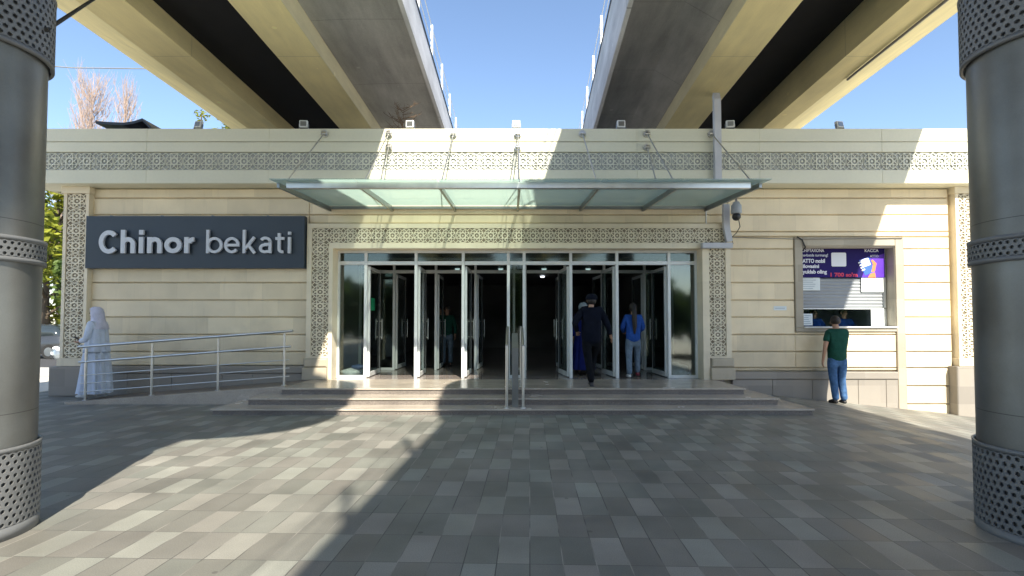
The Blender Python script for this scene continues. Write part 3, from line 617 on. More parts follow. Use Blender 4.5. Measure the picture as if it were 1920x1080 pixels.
# ================================================================ SIGN
sg = empty('station_name_sign', (-6.84, 11.5, 3.3), 0, 'dark slate blue name board with raised pale letters Chinor bekati', 'sign')
def sgp(o): o.location = (6.84, -11.5, -3.3); return o
q = MB().box(-9.18, -4.47, 11.43, 11.58, 2.73, 3.86); sgp(q.build('board', M['sign'], sg, bevel=0.006))
q = MB()
for x in (-8.7, -7.6, -6.5, -5.3): q.box(x-.02, x+.02, 11.50, 11.6, 3.86, 3.885)
sgp(q.build('bracket', M['steel_dark'], sg))
def glyph(ch_, x, wd, w_, base, yb):
    """letters as bent flat strokes, x-height and ascender in metres"""
    xh, asc = 0.345, 0.50; mb = MB(); kk = [0]; d = 0.05
    def path(pts):
        y = yb + kk[0]*0.0015; kk[0] += 1; n = len(pts); Lf = []; Rt = []
        for i, pnt in enumerate(pts):
            a = pts[max(i-1, 0)]; b = pts[min(i+1, n-1)]; dx, dz = b[0]-a[0], b[1]-a[1]; l = math.hypot(dx, dz) or 1
            Lf.append((pnt[0]-dz/l*w_/2, pnt[1]+dx/l*w_/2)); Rt.append((pnt[0]+dz/l*w_/2, pnt[1]-dx/l*w_/2))
        for i in range(n-1):
            c = [Lf[i], Rt[i], Rt[i+1], Lf[i+1]]
            vs = [(p_[0], y, p_[1]) for p_ in c] + [(p_[0], y+d, p_[1]) for p_ in c]
            fs = [(0,1,2,3),(0,4,5,1),(2,6,7,3),(4,7,6,5)]
            if i == 0: fs.append((0,3,7,4) if False else (0,4,5,1))
            mb.add(vs, [(0,1,2,3),(1,5,6,2),(3,7,4,0),(4,7,6,5)] + ([(0,4,5,1)] if i == 0 else []) + ([(2,6,7,3)] if i == n-2 else []))
    def arc(cx, cz, rx, rz, a0, a1, n=22): return [(cx+rx*math.cos(R(a0+(a1-a0)*i/n)), cz+rz*math.sin(R(a0+(a1-a0)*i/n))) for i in range(n+1)]
    h = w_/2; z0 = base; r = wd/2-h; zr = xh/2
    if ch_ == 'C': path(arc(x+wd/2+.01, z0+asc/2-.01, r+.01, asc/2-h, 42, 318, 30))
    if ch_ in 'hn':
        path([(x+h, z0), (x+h, z0+(asc if ch_ == 'h' else xh))]); path(arc(x+wd/2, z0+xh-h-r, r, r, 168, 0) + [(x+wd-h, z0)])
    if ch_ == 'i':
        path([(x+wd/2, z0), (x+wd/2, z0+xh)]); path([(x+wd/2, z0+xh+.055), (x+wd/2, z0+xh+.055+w_*1.05)])
    if ch_ == 'o': path(arc(x+wd/2, z0+zr, r, zr-h, 0, 360, 34))
    if ch_ == 'r': path([(x+h, z0), (x+h, z0+xh)]); path(arc(x+wd, z0+xh-h-.10, wd-w_, .10, 170, 92))
    if ch_ == 'b': path([(x+h, z0), (x+h, z0+asc)]); path(arc(x+wd/2+.004, z0+zr, r, zr-h, -180, 180, 34))
    if ch_ == 'e': path(arc(x+wd/2, z0+zr, r, zr-h, 0, 318, 30)); path([(x+w_*.8, z0+zr), (x+wd-h*.2, z0+zr)])
    if ch_ == 'k': path([(x+h, z0), (x+h, z0+asc)]); path([(x+w_, z0+.10), (x+wd-h*.6, z0+xh)]); path([(x+wd*.42, z0+.19), (x+wd-h*.3, z0)])
    if ch_ == 'a':
        path([(x+wd-h, z0), (x+wd-h, z0+xh-.09)] + arc(x+wd/2, z0+xh-h-.075, r, .085, 0, 150, 14)); path(arc(x+wd/2-.01, z0+.105, r-.005, .105-h, 60, 300, 18) + [(x+wd-w_, z0+.04)]); path([(x+wd*.42, z0+.19), (x+wd-h, z0+.195)])
    if ch_ == 't': path([(x+wd*.42, z0+xh+.085), (x+wd*.42, z0+.09)] + arc(x+wd*.42+.07, z0+.09, .07, .09-h, 180, 285, 10)); path([(x, z0+xh-h), (x+wd, z0+xh-h)])
    return mb
K = 0.01145; XO = 960
for c_, a_, b_, bold in (('C',188.6,224,1),('h',229.5,256,1),('i',263.5,271.5,1),('n',279,306,1),('o',311,343,1),('r',348,366,1),
                        ('b',389,419,0),('e',422.5,451,0),('k',457,480,0),('a',488,510.5,0),('t',518,534.5,0),('i',541,547,0)):
    wd = (b_-a_)*K; x = (a_-XO)*K
    mb = glyph(c_, x, wd, 0.094 if bold else 0.058, 3.045, 11.345); o = mb.build('letter', M['letter'], sg, fix=False); sgp(o)

# ================================================================ CANOPY
cn = empty('glass_canopy', (0.13, 11.2, 4.1), 0, 'frosted green glass canopy hung on steel rods over the entrance', 'canopy')
def cnp(o): o.location = (-0.13, -11.2, -4.1); return o
def cz_(y): return 4.10 - (11.6-y)*0.06       # falls slightly outwards
RX = [-3.97 + 1.365*i for i in range(7)]
for i in range(6):
    a = RX[i]+0.006 if i else -4.02; b = RX[i+1]-0.006 if i < 5 else 4.30; q = MB()
    y0, y1 = 8.75, 11.495
    q.add([(a,y0,cz_(y0)),(b,y0,cz_(y0)),(b,y1,cz_(y1)),(a,y1,cz_(y1)),(a,y0,cz_(y0)+.016),(b,y0,cz_(y0)+.016),(b,y1,cz_(y1)+.016),(a,y1,cz_(y1)+.016)], [(0,3,2,1),(4,5,6,7),(0,1,5,4),(1,2,6,5),(2,3,7,6),(3,0,4,7)])
    o = cnp(q.build('glass_panel', M['glass_clear'], cn)); o.data.materials.append(M['frosted'])
    for f_ in o.data.polygons:
        if f_.normal.z < -.9: f_.material_index = 1
for i, x in enumerate(RX):
    q = MB(); y0, y1 = 8.98, 11.58
    q.add([(x-.022,y0,cz_(y0)-.09),(x+.022,y0,cz_(y0)-.09),(x+.022,y1,cz_(y1)-.11),(x-.022,y1,cz_(y1)-.11),(x-.022,y0,cz_(y0)-.012),(x+.022,y0,cz_(y0)-.012),(x+.022,y1,cz_(y1)-.012),(x-.022,y1,cz_(y1)-.012)], [(0,3,2,1),(4,5,6,7),(0,1,5,4),(1,2,6,5),(2,3,7,6),(3,0,4,7)])
    cnp(q.build('rafter', M['steel_dark'], cn))
q = MB().box(-3.80, 4.02, 8.90, 8.975, cz_(8.9)-.12, cz_(8.9)-.012); cnp(q.build('front_beam', M['steel'], cn, bevel=0.008))
q = MB().box(-4.0, 4.26, 11.50, 11.57, 4.03, 4.09); cnp(q.build('wall_beam', M['steel_dark'], cn, bevel=0.006))
def anchor(x, z, y2):
    q = MB().lathe((x, FY-.03, z), [(0.001,-.05),(.05,-.03),(.062,0),(.05,.03),(.001,.05)], 14); q.tube([(x, FY+.0, z), (x, FY-.05, z)], .075, 14); q.tube([(x-.05, FY-.07, z-.01), (x+.05, FY-.07, z-.01)], .03, 10)
    cnp(q.build('anchor', M['steel'], cn))
    q = MB().tube([(x, FY-.07, z-.02), (x, y2, cz_(y2)+.03)], 0.0125, 8); q.tube([(x, y2, cz_(y2)+.05), (x, y2, cz_(y2)-.01)], .03, 10)
    cnp(q.build('rod', M['steel'], cn))
for i, x in enumerate(RX):
    anchor(x, 5.56, 9.25)
    if i in (1, 3, 5): anchor(x, 5.27, 10.25)

# ================================================================ ROOF FLOODLIGHTS
def floodlight():
    r = empty('floodlight')
    MB().box(-.085, .085, -.03, .04, .05, .20).build('housing', M['white'], r, bevel=.01)
    MB().box(-.062, .062, -.036, -.029, .075, .175).build('lens', M['steel_dark'], r)
    q = MB(); q.box(-.10, -.09, -.01, .03, 0, .13); q.box(.09, .10, -.01, .03, 0, .13); q.box(-.10, .10, -.01, .03, -.001, .01); q.build('bracket', M['steel_dark'], r); return r
fp = floodlight(); names = ['leftmost roof floodlight, above the name sign', 'roof floodlight above the right end of the name sign', 'roof floodlight above the left of the canopy, under the left viaduct',
  'roof floodlight centred above the canopy against open sky', 'roof floodlight under the right viaduct, above the right part of the canopy', 'roof floodlight just right of the grey downpipe', 'rightmost roof floodlight, above the ticket window']
for i, x in enumerate((-6.72, -4.45, -2.18, 0.09, 2.33, 4.66, 7.02)):
    o = fp if i == 0 else copy_tree(fp); o.location = (x, FY+.06, 5.675); o.rotation_euler = (R(-14) if i in (0, 6) else 0, 0, R((-12, 4, -3, 0, 3, -5, 14)[i]))
    tag(o, 'small square ' + names[i], 'floodlight', 'floodlights along the roof edge')

# ================================================================ VIADUCTS
def viaduct(label, side, t, X, H):
    """X: offsets from the centre line of each edge, H: heights; side -1 left, 1 right; t: drift in x per metre of y"""
    root = empty('rail_viaduct', (side*6.4, 12, 0), 0, label, 'viaduct', 'twin rail viaducts crossing over the station')
    Y0, Y1 = -34, 75
    def prism(name, poly, m, drop=0.0, y0=Y0, y1=Y1, seg=1):
        q = MB(); n = len(poly)
        vs = [(side*a + t*y0, y0, b) for a, b in poly] + [(side*a + t*y1, y1, b) for a, b in poly]
        q.add(vs, [tuple(range(n)), tuple(range(n, 2*n))[::-1]] + [(i, i+n, (i+1) % n+n, (i+1) % n) for i in range(n)])
        o = q.build(name, m, root); o.location = (-side*6.4, -12, 0); return o
    go, gi1, gi0, b0, b1, fe = X
    hb, ht, hw, fb, ft, hs = H
    # outer beam (bottom, outer splay), inner beam, deck slab, fascia
    prism('girder', [(gi0, hb), (gi1, hb), (go-.001, hs), (go, hs+.4), (go-.9, ht+.421), (gi0+.001, ht+.02)], M['concrete_yellow'])
    prism('girder', [(b1, hb), (b0, hb), (b0, ht+.02), (b1, ht+.02)], M['concrete_yellow'])
    prism('girder_side', [(b1-.014, hb+.004), (b1-.003, hb+.004), (b1-.003, hw-.02), (b1-.014, hw-.02)], M['concrete_edge'])
    prism('deck', [(fe+.10, ht+.02), (go-.9, ht+.019), (go-.9, ht+.42), (fe+.10, ht+.42)], M['concrete'])
    prism('haunch', [(b1-.016, hw-.015), (b1-.016, ht+.019), (b1-.75, ht+.019)], M['concrete'])
    prism('gap_lining', [(b0+.01, ht-.0), (gi0-.01, ht-.0), (gi0-.01, ht+.018), (b0+.01, ht+.018)], M['void'])  # near-black sheets line the gap between the beams
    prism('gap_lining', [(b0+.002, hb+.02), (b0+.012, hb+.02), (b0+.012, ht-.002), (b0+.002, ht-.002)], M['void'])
    prism('parapet', [(fe, fb), (fe+.09, fb), (fe+.09, ft), (fe, ft)], M['concrete_light'])
    prism('parapet', [(go-.15, hs+.402), (go-.002, hs+.402), (go-.002, ft+.3), (go-.15, ft+.3)], M['concrete_light'])
    prism('parapet_cap', [(fe-.02, ft+.001), (fe+.11, ft+.001), (fe+.11, ft+.05), (fe-.02, ft+.05)], M['alu_dark'])
    y = -16.2
    while y < 47:
        q = MB(); xx = side*(fe+.04) + t*y
        q.box(xx-.03, xx+.03, y-.04, y+.04, ft+.05, ft+1.0); o = q.build('railing_post', M['alu'], root); o.location = (-side*6.4, -12, 0)
        y += 2.17
    for hz in (ft+.5, ft+.95):
        q = MB(); q.tube([(side*(fe+.04)+t*-16, -16, hz), (side*(fe+.04)+t*46, 46, hz)], .012, 6); o = q.build('railing_wire', M['alu'], root); o.location = (-side*6.4, -12, 0)
    return root
vl = viaduct('left rail viaduct of cream beams and grey deck overhead', -1, -0.006, (9.60, 8.12, 7.20, 5.27, 4.28, 2.04), (7.60, 8.07, 8.07, 7.72, 8.60, 8.26))
vr = viaduct('right rail viaduct of cream beams and grey deck overhead', 1, 0.052, (9.08, 7.58, 6.95, 4.94, 3.90, 1.64), (7.60, 8.45, 8.05, 7.45, 8.86, 8.30))

def hexband(mb, R0, z0, z1, rows, cols, th=0.012, hole=0.62):
    ph = (z1-z0)/rows; pw = 2*math.pi/cols
    def P(u, v, r): a = u*pw; return (r*math.cos(a), r*math.sin(a), z0+v*ph)
    for j in range(rows):
        for i in range(cols):
            cu, cv = i+(0.5 if j % 2 else 0), j+0.5
            out = [(0,.667),(.5,.333),(.5,-.333),(0,-.667),(-.5,-.333),(-.5,.333)]
            vs = []; 
            for a, b in out: vs.append(P(cu+a, min(max(cv+b, 0), rows), R0))
            for a, b in out: vs.append(P(cu+a*hole, cv+b*hole*.92, R0))
            for a, b in out: vs.append(P(cu+a*hole, cv+b*hole*.92, R0-th))
            mb.add(vs, [(k_, (k_+1) % 6, (k_+1) % 6+6, k_+6) for k_ in range(6)] + [(k_+6, (k_+1) % 6+6, (k_+1) % 6+12, k_+12) for k_ in range(6)])
def pier(x, y, label, zbase=0.0):
    root = empty('viaduct_column', (x, y, 0), 0, label, 'column', 'round clad viaduct columns')
    R0 = 0.47
    q = MB().lathe((0,0,0), [(R0, zbase), (R0, 4.13)], 72); q.build('shaft', M['column'], root)
    for z0, z1, rows, cols, Rb in ((zbase+.09, 0.62, 11, 58, .495), (2.04, 2.16, 3, 66, .492), (3.62, 4.12, 10, 58, .508)):
        q = MB(); hexband(q, Rb, z0, z1, rows, cols, hole=0.56)
        o = q.build('perforated_band', M['band'], root, fix=False)
        q = MB(); e = .09 if z0 < .3 else .035
        q.lathe((0,0,0), [(Rb-.014, z0), (Rb, z0), (Rb+.001, z0-e), (Rb-.02, z0-e), (Rb-.022, z0-e)], 72)
        q.lathe((0,0,0), [(Rb-.014, z1), (Rb, z1), (Rb+.004, z1+.035), (Rb-.012, z1+.035), (Rb-.014, z1)], 72)
        q.build('rim', M['band'], o)
    q = MB(); n = 72; rg = []
    for i in range(13):
        s_ = i/12; r_ = R0 + 1.25*s_**1.3; rg.append([(r_*math.cos(2*math.pi*k_/n), r_*math.sin(2*math.pi*k_/n), 4.13 + 2.87*s_) for k_ in range(n)])
    q.rings(rg); q.build('capital', M['column'], root)
    hx = 3.30 if x < 0 else 3.15; yc = 1.80-y if x < 0 else 2.35-y
    def se(kx, z, a=.6): return [(hx*kx*abs(math.cos(2*math.pi*k_/n))**a*math.copysign(1, math.cos(2*math.pi*k_/n)), yc+2.25*kx*abs(math.sin(2*math.pi*k_/n))**a*math.copysign(1, math.sin(2*math.pi*k_/n)), z) for k_ in range(n)]
    q = MB(); q.rings([se(.86, 6.93), se(.97, 6.98), se(1, 7.08), se(1, 7.595)], cap0=True, cap1=True); q.build('crosshead', M['concrete_light'], root)
    return root
pier(-4.11, 3.95, 'grey metal clad column with perforated bands at the left edge, its foot in sunlight')
pier(4.03, 3.95, 'grey metal clad column with perforated bands at the right edge, all in shade', -0.03)

# ================================================================ PIPE, CCTV, CABLES
dp = empty('downpipe', (4.3, 11.0, 3), 0, 'grey rectangular downpipe dropping from the viaduct past the canopy to the door portal', 'pipe')
def dpp(o): o.location = (-4.3, -11.0, -3); return o
def ribbon(pts, w_, d_):
    """rectangular duct through points"""
    q = MB(); pts = [Vector(p) for p in pts]; rg = []
    for i, p_ in enumerate(pts):
        d = (pts[min(i+1, len(pts)-1)]-pts[max(i-1, 0)]).normalized()
        sx = Vector((1,0,0)) if abs(d.x) < .7 else Vector((0,0,1)); sy = d.cross(sx).normalized(); sx = sy.cross(d).normalized()
        rg.append([p_+sx*w_/2+sy*d_/2, p_+sx*w_/2-sy*d_/2, p_-sx*w_/2-sy*d_/2, p_-sx*w_/2+sy*d_/2])
    return q.rings(rg, cap0=True, cap1=True, smooth=False)
dpp(ribbon([(5.51, 14.2, 7.70), (4.34, 11.2, 6.40), (4.31, 11.08, 6.25), (4.31, 11.08, 4.15)], .14, .10).build('upper_pipe', M['pipe'], dp))
dpp(ribbon([(4.60, 11.40, 4.10), (4.60, 11.40, 3.62), (4.66, 11.40, 3.30)], .13, .10).build('lower_pipe', M['pipe'], dp))
dpp(MB().box(4.07, 4.72, 11.34, 11.46, 3.155, 3.27).build('elbow', M['pipe'], dp, bevel=.006))
cc = empty('security_camera', (4.72, 11.15, 3.9), 0, 'grey and black dome security camera below the right end of the canopy', 'security camera')
MB().lathe((0,0,0), [(.001,.20),(.06,.20),(.085,.15),(.105,.12),(.11,-.03),(.10,-.05),(.001,-.05)], 20).build('housing', mat('camera_grey', (.33,.36,.38), rough=.4, var=.05), cc)
MB().sphere((0,0,-.11), .088, 18, 12).build('dome', M['black'], cc)
MB().tube([(0,0,.19),(0,.0,.27),(0,.12,.30),(-.02,.42,.30)], .022, 10).build('arm', M['steel_dark'], cc)
def cable(label, pts, r, m, nm='cable', cat='cable', group=None):
    o = MB().tube(pts, r, 6).build(nm, m); return tag(o, label, cat, group)
cable('thin grey cable strung from the downpipe along the wall to the ticket window', [(4.75, 11.55, 3.42), (5.4, 11.56, 3.40), (6.0, 11.56, 3.385), (6.4, 11.55, 3.375), (8.5, 11.55, 3.405)], .009, M['cable_grey'])
cable('short black cable looping at the top left corner of the ticket window', [(6.20, 11.55, 3.43), (6.30, 11.53, 3.36), (6.38, 11.55, 3.20), (6.40, 11.75, 3.12)], .014, M['cable'])
cable('thin cable hanging in a loop from the security camera', [(4.78, 11.2, 3.78), (4.90, 11.4, 3.62), (4.86, 11.5, 3.5), (4.76, 11.52, 3.40), (4.80, 11.53, 3.28), (4.74, 11.53, 3.18)], .009, M['cable'])
cable('black cable running from the left column up to the left viaduct', [(-3.60, 4.05, 3.82), (-4.95, 6.2, 5.40), (-7.30, 9.4, 7.62)], .016, M['cable'])
cable('thin overhead wire crossing the sky at the far left', [(-40, 30, 17.3), (-26, 31, 16.6), (-12, 32, 16.9)], .03, M['cable_grey'], 'overhead_wire', 'wire')
cable('grey conduit fixed under the outer beam of the right viaduct', [(8.05, 9.3, 7.55), (8.25, 12.7, 7.55), (8.3, 13.0, 7.57)], .03, M['cable_grey'], 'conduit', 'conduit')
cable('thin steel conduit on the wall between canopy and portal', [(4.24, 11.585, 4.02), (4.24, 11.585, 3.72)], .015, M['steel'], 'conduit', 'conduit')

# ================================================================ TICKET WINDOW POSTER AND NOTES
ps = empty('advert_poster', (7.33, 11.84, 2.9), 0, 'navy and violet advert poster across the top of the ticket window', 'poster')
def at_ps(o): return o
MB().box(-.98, .97, -.004, .0, -.335, .335).build('sheet', M['navy'], ps)
q = MB(); q.quadprism([(.45,-.334),(.968,-.334),(.968,.20),(.62,.10)], -.0055, -.0045); q.build('violet_patch', M['violet'], ps)
def pt(txt, x, z, size, m, wd=None, off=.002): o = text_mesh('lettering', txt, size, (x, -.008, z), m, ps, .001, off, wd); return o
pt('CHIPTAXONA', -.88, .235, .10, M['poster_white'], .50); pt('navbatda turmang!', -.88, .135, .085, M['poster_white'], .58, .0005)
pt('ATTO mobil', -.86, -.005, .12, M['poster_white'], .50, .004); pt('ilovasini', -.86, -.12, .11, M['poster_white'], .36, .004); pt('yuklab oling', -.86, -.245, .115, M['poster_white'], .54, .004)
pt("1 700 so'm", -.27, -.315, .12, M['red'], .60, .004); pt('KACCA', .52, .235, .09, M['poster_white'], .31, .002); pt('ATTO', .64, .115, .075, M['poster_white'], .19, .001)
q = MB(); q.quadprism([(-.20,-.09),(.09,-.09),(.11,-.07),(.11,.20),(.09,.22),(-.20,.22),(-.22,.20),(-.22,-.07)], -.0075, -.0055); q.build('pale_square', M['poster_white'], ps)
def rotpoly(cx, cz, w_, h_, a): return [(cx+x*math.cos(a)-z*math.sin(a), cz+x*math.sin(a)+z*math.cos(a)) for x, z in ((-w_/2,-h_/2),(w_/2,-h_/2),(w_/2,h_/2),(-w_/2,h_/2))]
q = MB(); q.quadprism(rotpoly(.57,-.08,.24,.36,R(20)), -.0088, -.0075); q.build('phone_picture', M['blue'], ps)
q = MB(); q.quadprism(rotpoly(.54,.0,.18,.17,R(20)), -.0105, -.009); q.build('screen_picture', M['poster_white'], ps)
q = MB(); q.quadprism([(.58,-.334),(.76,-.334),(.74,-.22),(.64,-.25)], -.0125, -.011)
q.quadprism([(.66,-.22),(.74,-.20),(.78,-.02),(.70,.06),(.66,.05),(.70,-.04)], -.0115, -.0102)
q.build('hand_picture', M['orange'], ps); q = MB()
for i in range(4): q.quadprism(rotpoly(.41+.026*i, .0-.055*i, .075, .03, R(25)), -.012+.0003*i, -.0105)
q.build('finger_picture', M['paper'], ps)
def note(label, x0, x1, z0, z1, y, lines=5, c=None):
    r = empty('paper_notice', ((x0+x1)/2, y, (z0+z1)/2), R(random.uniform(-1, 1)), label, 'notice', 'paper notices on the ticket window')
    w_, h_ = (x1-x0)/2, (z1-z0)/2
    MB().box(-w_, w_, -.002, 0, -h_, h_).build('sheet', M['paper'], r)
    q = MB()
    for i in range(lines):
        z = h_ - (i+1)*2*h_/(lines+1); q.box(-w_*.8, w_*random.uniform(.3, .8), -.004, -.0025, z-.004, z+.004)
    q.build('printed_lines', M['ink'], r); return r
note('pale blue paper notice taped at the left of the shutter under the poster', 6.39, 6.86, 2.28, 2.60, 11.86, 6)
note('white paper notice taped at the right of the shutter under the poster', 7.78, 8.27, 2.24, 2.58, 11.855, 4)
note('small white notice on the glass at the lower left of the ticket window', 6.40, 6.68, 1.50, 1.76, 11.86, 5)
note('tall white notice on the glass at the lower right of the ticket window', 7.98, 8.28, 1.49, 1.86, 11.855, 7)
note('small faded blue sticker on the stone wall left of the ticket window', 5.69, 5.97, 1.83, 1.92, WY-.004, 1)

# stickers on the first open door leaf
o = MB().box(-3.186, -3.182, 12.05, 12.36, 1.84, 2.12).build('sticker', M['green']); tag(o, 'green square sticker on the leftmost open door', 'sticker')
o.rotation_euler = (0,0,0)
# things seen behind the side panes
def blob(name, m, c, r, seed, label, cat):
    rnd = random.Random(seed); q = MB().sphere((0,0,0), 1.0, 18, 12)
    vs = []
    for v in q.v:
        d = Vector(v); k_ = 1 + .12*math.sin(5*d.x+seed)*math.cos(4*d.z+seed) + rnd.uniform(-.05, .05); vs.append((d.x*r[0]*k_, d.y*r[1]*k_, max(d.z*r[2]*k_, -r[2]*.85)+r[2]*.85))
    q.v = vs; o = q.build(name, m, loc=c); return tag(o, label, cat)
blob('plastic_bag', M['plastic_bag'], (3.78, 12.2, PH), (.26, .14, .17), 3, 'pale crumpled bag behind the right side pane', 'bag')
blob('plastic_bag', M['plastic_bag'], (-3.68, 12.2, PH), (.22, .13, .10), 5, 'grey bag on the floor behind the left side pane', 'bag')
blob('plastic_bag', M['bag_blue'], (-3.52, 12.25, PH+.16), (.17, .10, .06), 8, 'blue bag resting on the grey bag behind the left side pane', 'bag')

# ================================================================ PEOPLE
def person(label, loc, rz, h, J=None, top=None, trousers=None, shoes=None, hair='short', cap=None, sleeve='long', skirt=None, width=1.0, hairlen=0, jacket_len=0.86, face=True, group=None, hide_legs=False):
    S = h/1.75; root = empty('person', loc, rz, label, 'person', group); root.scale = (S, S, S)
    j = dict(pelvis=(0,0,.95), belly=(0,.0,1.08), chest=(0,-.005,1.27), collar=(0,-.01,1.43), neck=(0,.005,1.50), head=(0,.02,1.60), crown=(0,.01,1.675),
             shL=(-.165,0,1.405), shR=(.165,0,1.405), elL=(-.235,-.02,1.13), elR=(.235,-.02,1.13), wrL=(-.245,.06,.90), wrR=(.245,.06,.90),
             hipL=(-.10,0,.78), hipR=(.10,0,.78), knL=(-.10,.02,.50), knR=(.10,.02,.50), anL=(-.10,-.02,.085), anR=(.10,-.02,.085), toL=(-.115,.15,.03), toR=(.115,.15,.03))
    if J: j.update(J)
    V = {}; E = []
    rad = dict(pelvis=(.125*width,.10), belly=(.12*width,.095), chest=(.14*width,.10), collar=(.075,.06), neck=.05, head=(.078,.092), crown=(.06,.07), shL=.06, shR=.06, elL=.042, elR=.042, wrL=.027, wrR=.027,
               hipL=.085, hipR=.085, knL=.055, knR=.055, anL=.036, anR=.036, toL=.03, toR=.03)
    for k_ in j: V[k_] = (*j[k_], rad[k_])
    E = [('pelvis','belly'),('belly','chest'),('chest','collar'),('collar','neck'),('neck','head'),('head','crown'),('chest','shL'),('chest','shR'),('shL','elL'),('elL','wrL'),('shR','elR'),('elR','wrR'),
         ('pelvis','hipL'),('hipL','knL'),('knL','anL'),('anL','toL'),('pelvis','hipR'),('hipR','knR'),('knR','anR'),('anR','toR')]
    for s_ in 'LR':                                  # palm, four fingers and thumb
        w_ = Vector(j['wr'+s_]); el = Vector(j['el'+s_]); d = (w_-el).normalized(); side = Vector((0,1,0)) if abs(d.y) < .7 else Vector((1,0,0))
        side = (side - d*side.dot(d)).normalized(); nrm = d.cross(side).normalized()
        if (nrm.x > 0) == (s_ == 'R'): nrm = -nrm
        pm = w_ + d*.055; V['pm'+s_] = (*pm, (.022,.036)); E.append(('wr'+s_, 'pm'+s_))
        for fi, (o_, l_) in enumerate(((-.028,.062),(-.010,.074),(.010,.072),(.027,.056))):
            a = pm + d*.03 + side*o_; b = a + d*l_*.55 + nrm*.010; c = b + d*l_*.35 + nrm*.022
            V[f'f{s_}{fi}a'] = (*a, .0095); V[f'f{s_}{fi}b'] = (*b, .0085); V[f'f{s_}{fi}c'] = (*c, .007)
            E += [('pm'+s_, f'f{s_}{fi}a'), (f'f{s_}{fi}a', f'f{s_}{fi}b'), (f'f{s_}{fi}b', f'f{s_}{fi}c')]
        a = w_ + d*.03 + side*.034 + nrm*.006; b = a + d*.035 + side*.016 + nrm*.012
        V['t'+s_+'a'] = (*a, .011); V['t'+s_+'b'] = (*b, .009); E += [('pm'+s_, 't'+s_+'a'), ('t'+s_+'a', 't'+s_+'b')]
    hd = Vector(j['head']); V['nose'] = (hd.x, hd.y+.098, hd.z-.005, .011); E.append(('head', 'nose'))
    body = skin('body', V, E, M['skin'], root, 1)
    if face:
        q = MB()
        for s_ in (-1, 1): q.sphere((hd.x+s_*.030, hd.y+.084, hd.z+.018), .010, 8, 6)
        q.sphere((hd.x, hd.y+.088, hd.z-.045), .020, 8, 6, .006, .005); q.build('eyes_and_mouth', M['hair'], root)
    q = MB()
    for s_ in (-1, 1): q.sphere((hd.x+s_*.080, hd.y+.0, hd.z+.002), .010, 8, 6, .018, .030)
    q.build('ears', M['skin'], root)
    # clothes follow the skeleton
    if top:
        T = {k_: V[k_] for k_ in ('pelvis','belly','chest','collar','shL','shR','elL','elR','wrL','wrR')}
        g_ = .026
        T['pelvis'] = (*j['pelvis'], (.172*width,.145)); T['belly'] = (*j['belly'], (.170*width,.140)); T['chest'] = (*j['chest'], (.178*width,.135)); T['collar'] = (j['collar'][0], j['collar'][1], j['collar'][2]+.02, (.080,.070))
        T['hem'] = (j['pelvis'][0], j['pelvis'][1], jacket_len, (.172*width,.148)); TE = [('hem','pelvis'),('pelvis','belly'),('belly','chest'),('chest','collar'),('chest','shL'),('chest','shR')]
        for s_ in 'LR':
            T['sh'+s_] = (*j['sh'+s_], .082)
            if sleeve == 'long':
                T['el'+s_] = (*j['el'+s_], .064); a = Vector(j['el'+s_]).lerp(Vector(j['wr'+s_]), .95); T['wr'+s_] = (*a, .045); TE += [('sh'+s_,'el'+s_),('el'+s_,'wr'+s_)]
            else:
                a = Vector(j['sh'+s_]).lerp(Vector(j['el'+s_]), .72); T['el'+s_] = (*a, .066); del T['wr'+s_]; TE += [('sh'+s_,'el'+s_)]
        skin('top', T, TE, M[top], root, 2, 'chest')
    if trousers:
        T = {k_: V[k_] for k_ in ('pelvis',)}; T['pelvis'] = (*j['pelvis'], (.150*width,.118)); TE = []
        for s_ in 'LR':
            T['hip'+s_] = (*j['hip'+s_], .100); T['kn'+s_] = (*j['kn'+s_], .078); a = Vector(j['kn'+s_]).lerp(Vector(j['an'+s_]), 1.05); T['an'+s_] = (*a, .066)
            TE += [('pelvis','hip'+s_),('hip'+s_,'kn'+s_),('kn'+s_,'an'+s_)]
        T['waist'] = (j['pelvis'][0], j['pelvis'][1], j['pelvis'][2]+.09, (.140*width,.112)); TE.append(('pelvis','waist'))
        skin('trousers', T, TE, M[trousers], root, 2, 'pelvis')
    if shoes:
        for s_, sm in zip('LR', shoes if isinstance(shoes, tuple) else (shoes, shoes)):
            a = Vector(j['an'+s_]); b = Vector(j['to'+s_]); d = (b-a); d.z = 0; d.normalize()
            T = dict(h=(*(a-d*.045+Vector((0,0,-.040))), (.040,.036)), m=(*(a+d*.06+Vector((0,0,-.045))), (.045,.036)), t=(b.x, b.y, b.z+.008, (.040,.028)), k=(*(a+Vector((0,0,.0))), .042))
            skin('shoe', T, [('h','m'),('m','t'),('m','k')], M[sm], root, 2, 'm')
    hx, hy, hz = j['head']
    if hair == 'short':
        q = MB(); q.sphere((0,0,0), .094, 18, 12, .108, .112); vs = []
        for x, y, z in q.v:
            if y > .02 and z < .045: y = .02 + (y-.02)*.2; x *= .95
            if z < -.055: z = -.055 + (z+.055)*.2; x *= .8; y *= .85
            vs.append((x+hx, y+hy-.016, z+hz+.032))
        q.v = vs; q.build('hair', M['hair'], root)
    if hair == 'long':
        q = MB(); q.sphere((0,0,0), .096, 18, 12, .110, .114); q.v = [((x if z > -.05 else x*.8)+hx, (y if y < .03 or z > .05 else .03)+hy-.018, z+hz+.030) for x, y, z in q.v]
        pts = [(hx, hy-.10, hz+.03), (hx, hy-.15, hz-.06), (hx, hy-.17, hz-.22), (hx+.006, hy-.165, hz-.40), (hx+.004, hy-.15, hz-.58)]
        q.tube(pts, [.05, .055, .06, .052, .022], 10); q.build('hair', M['hair'], root)
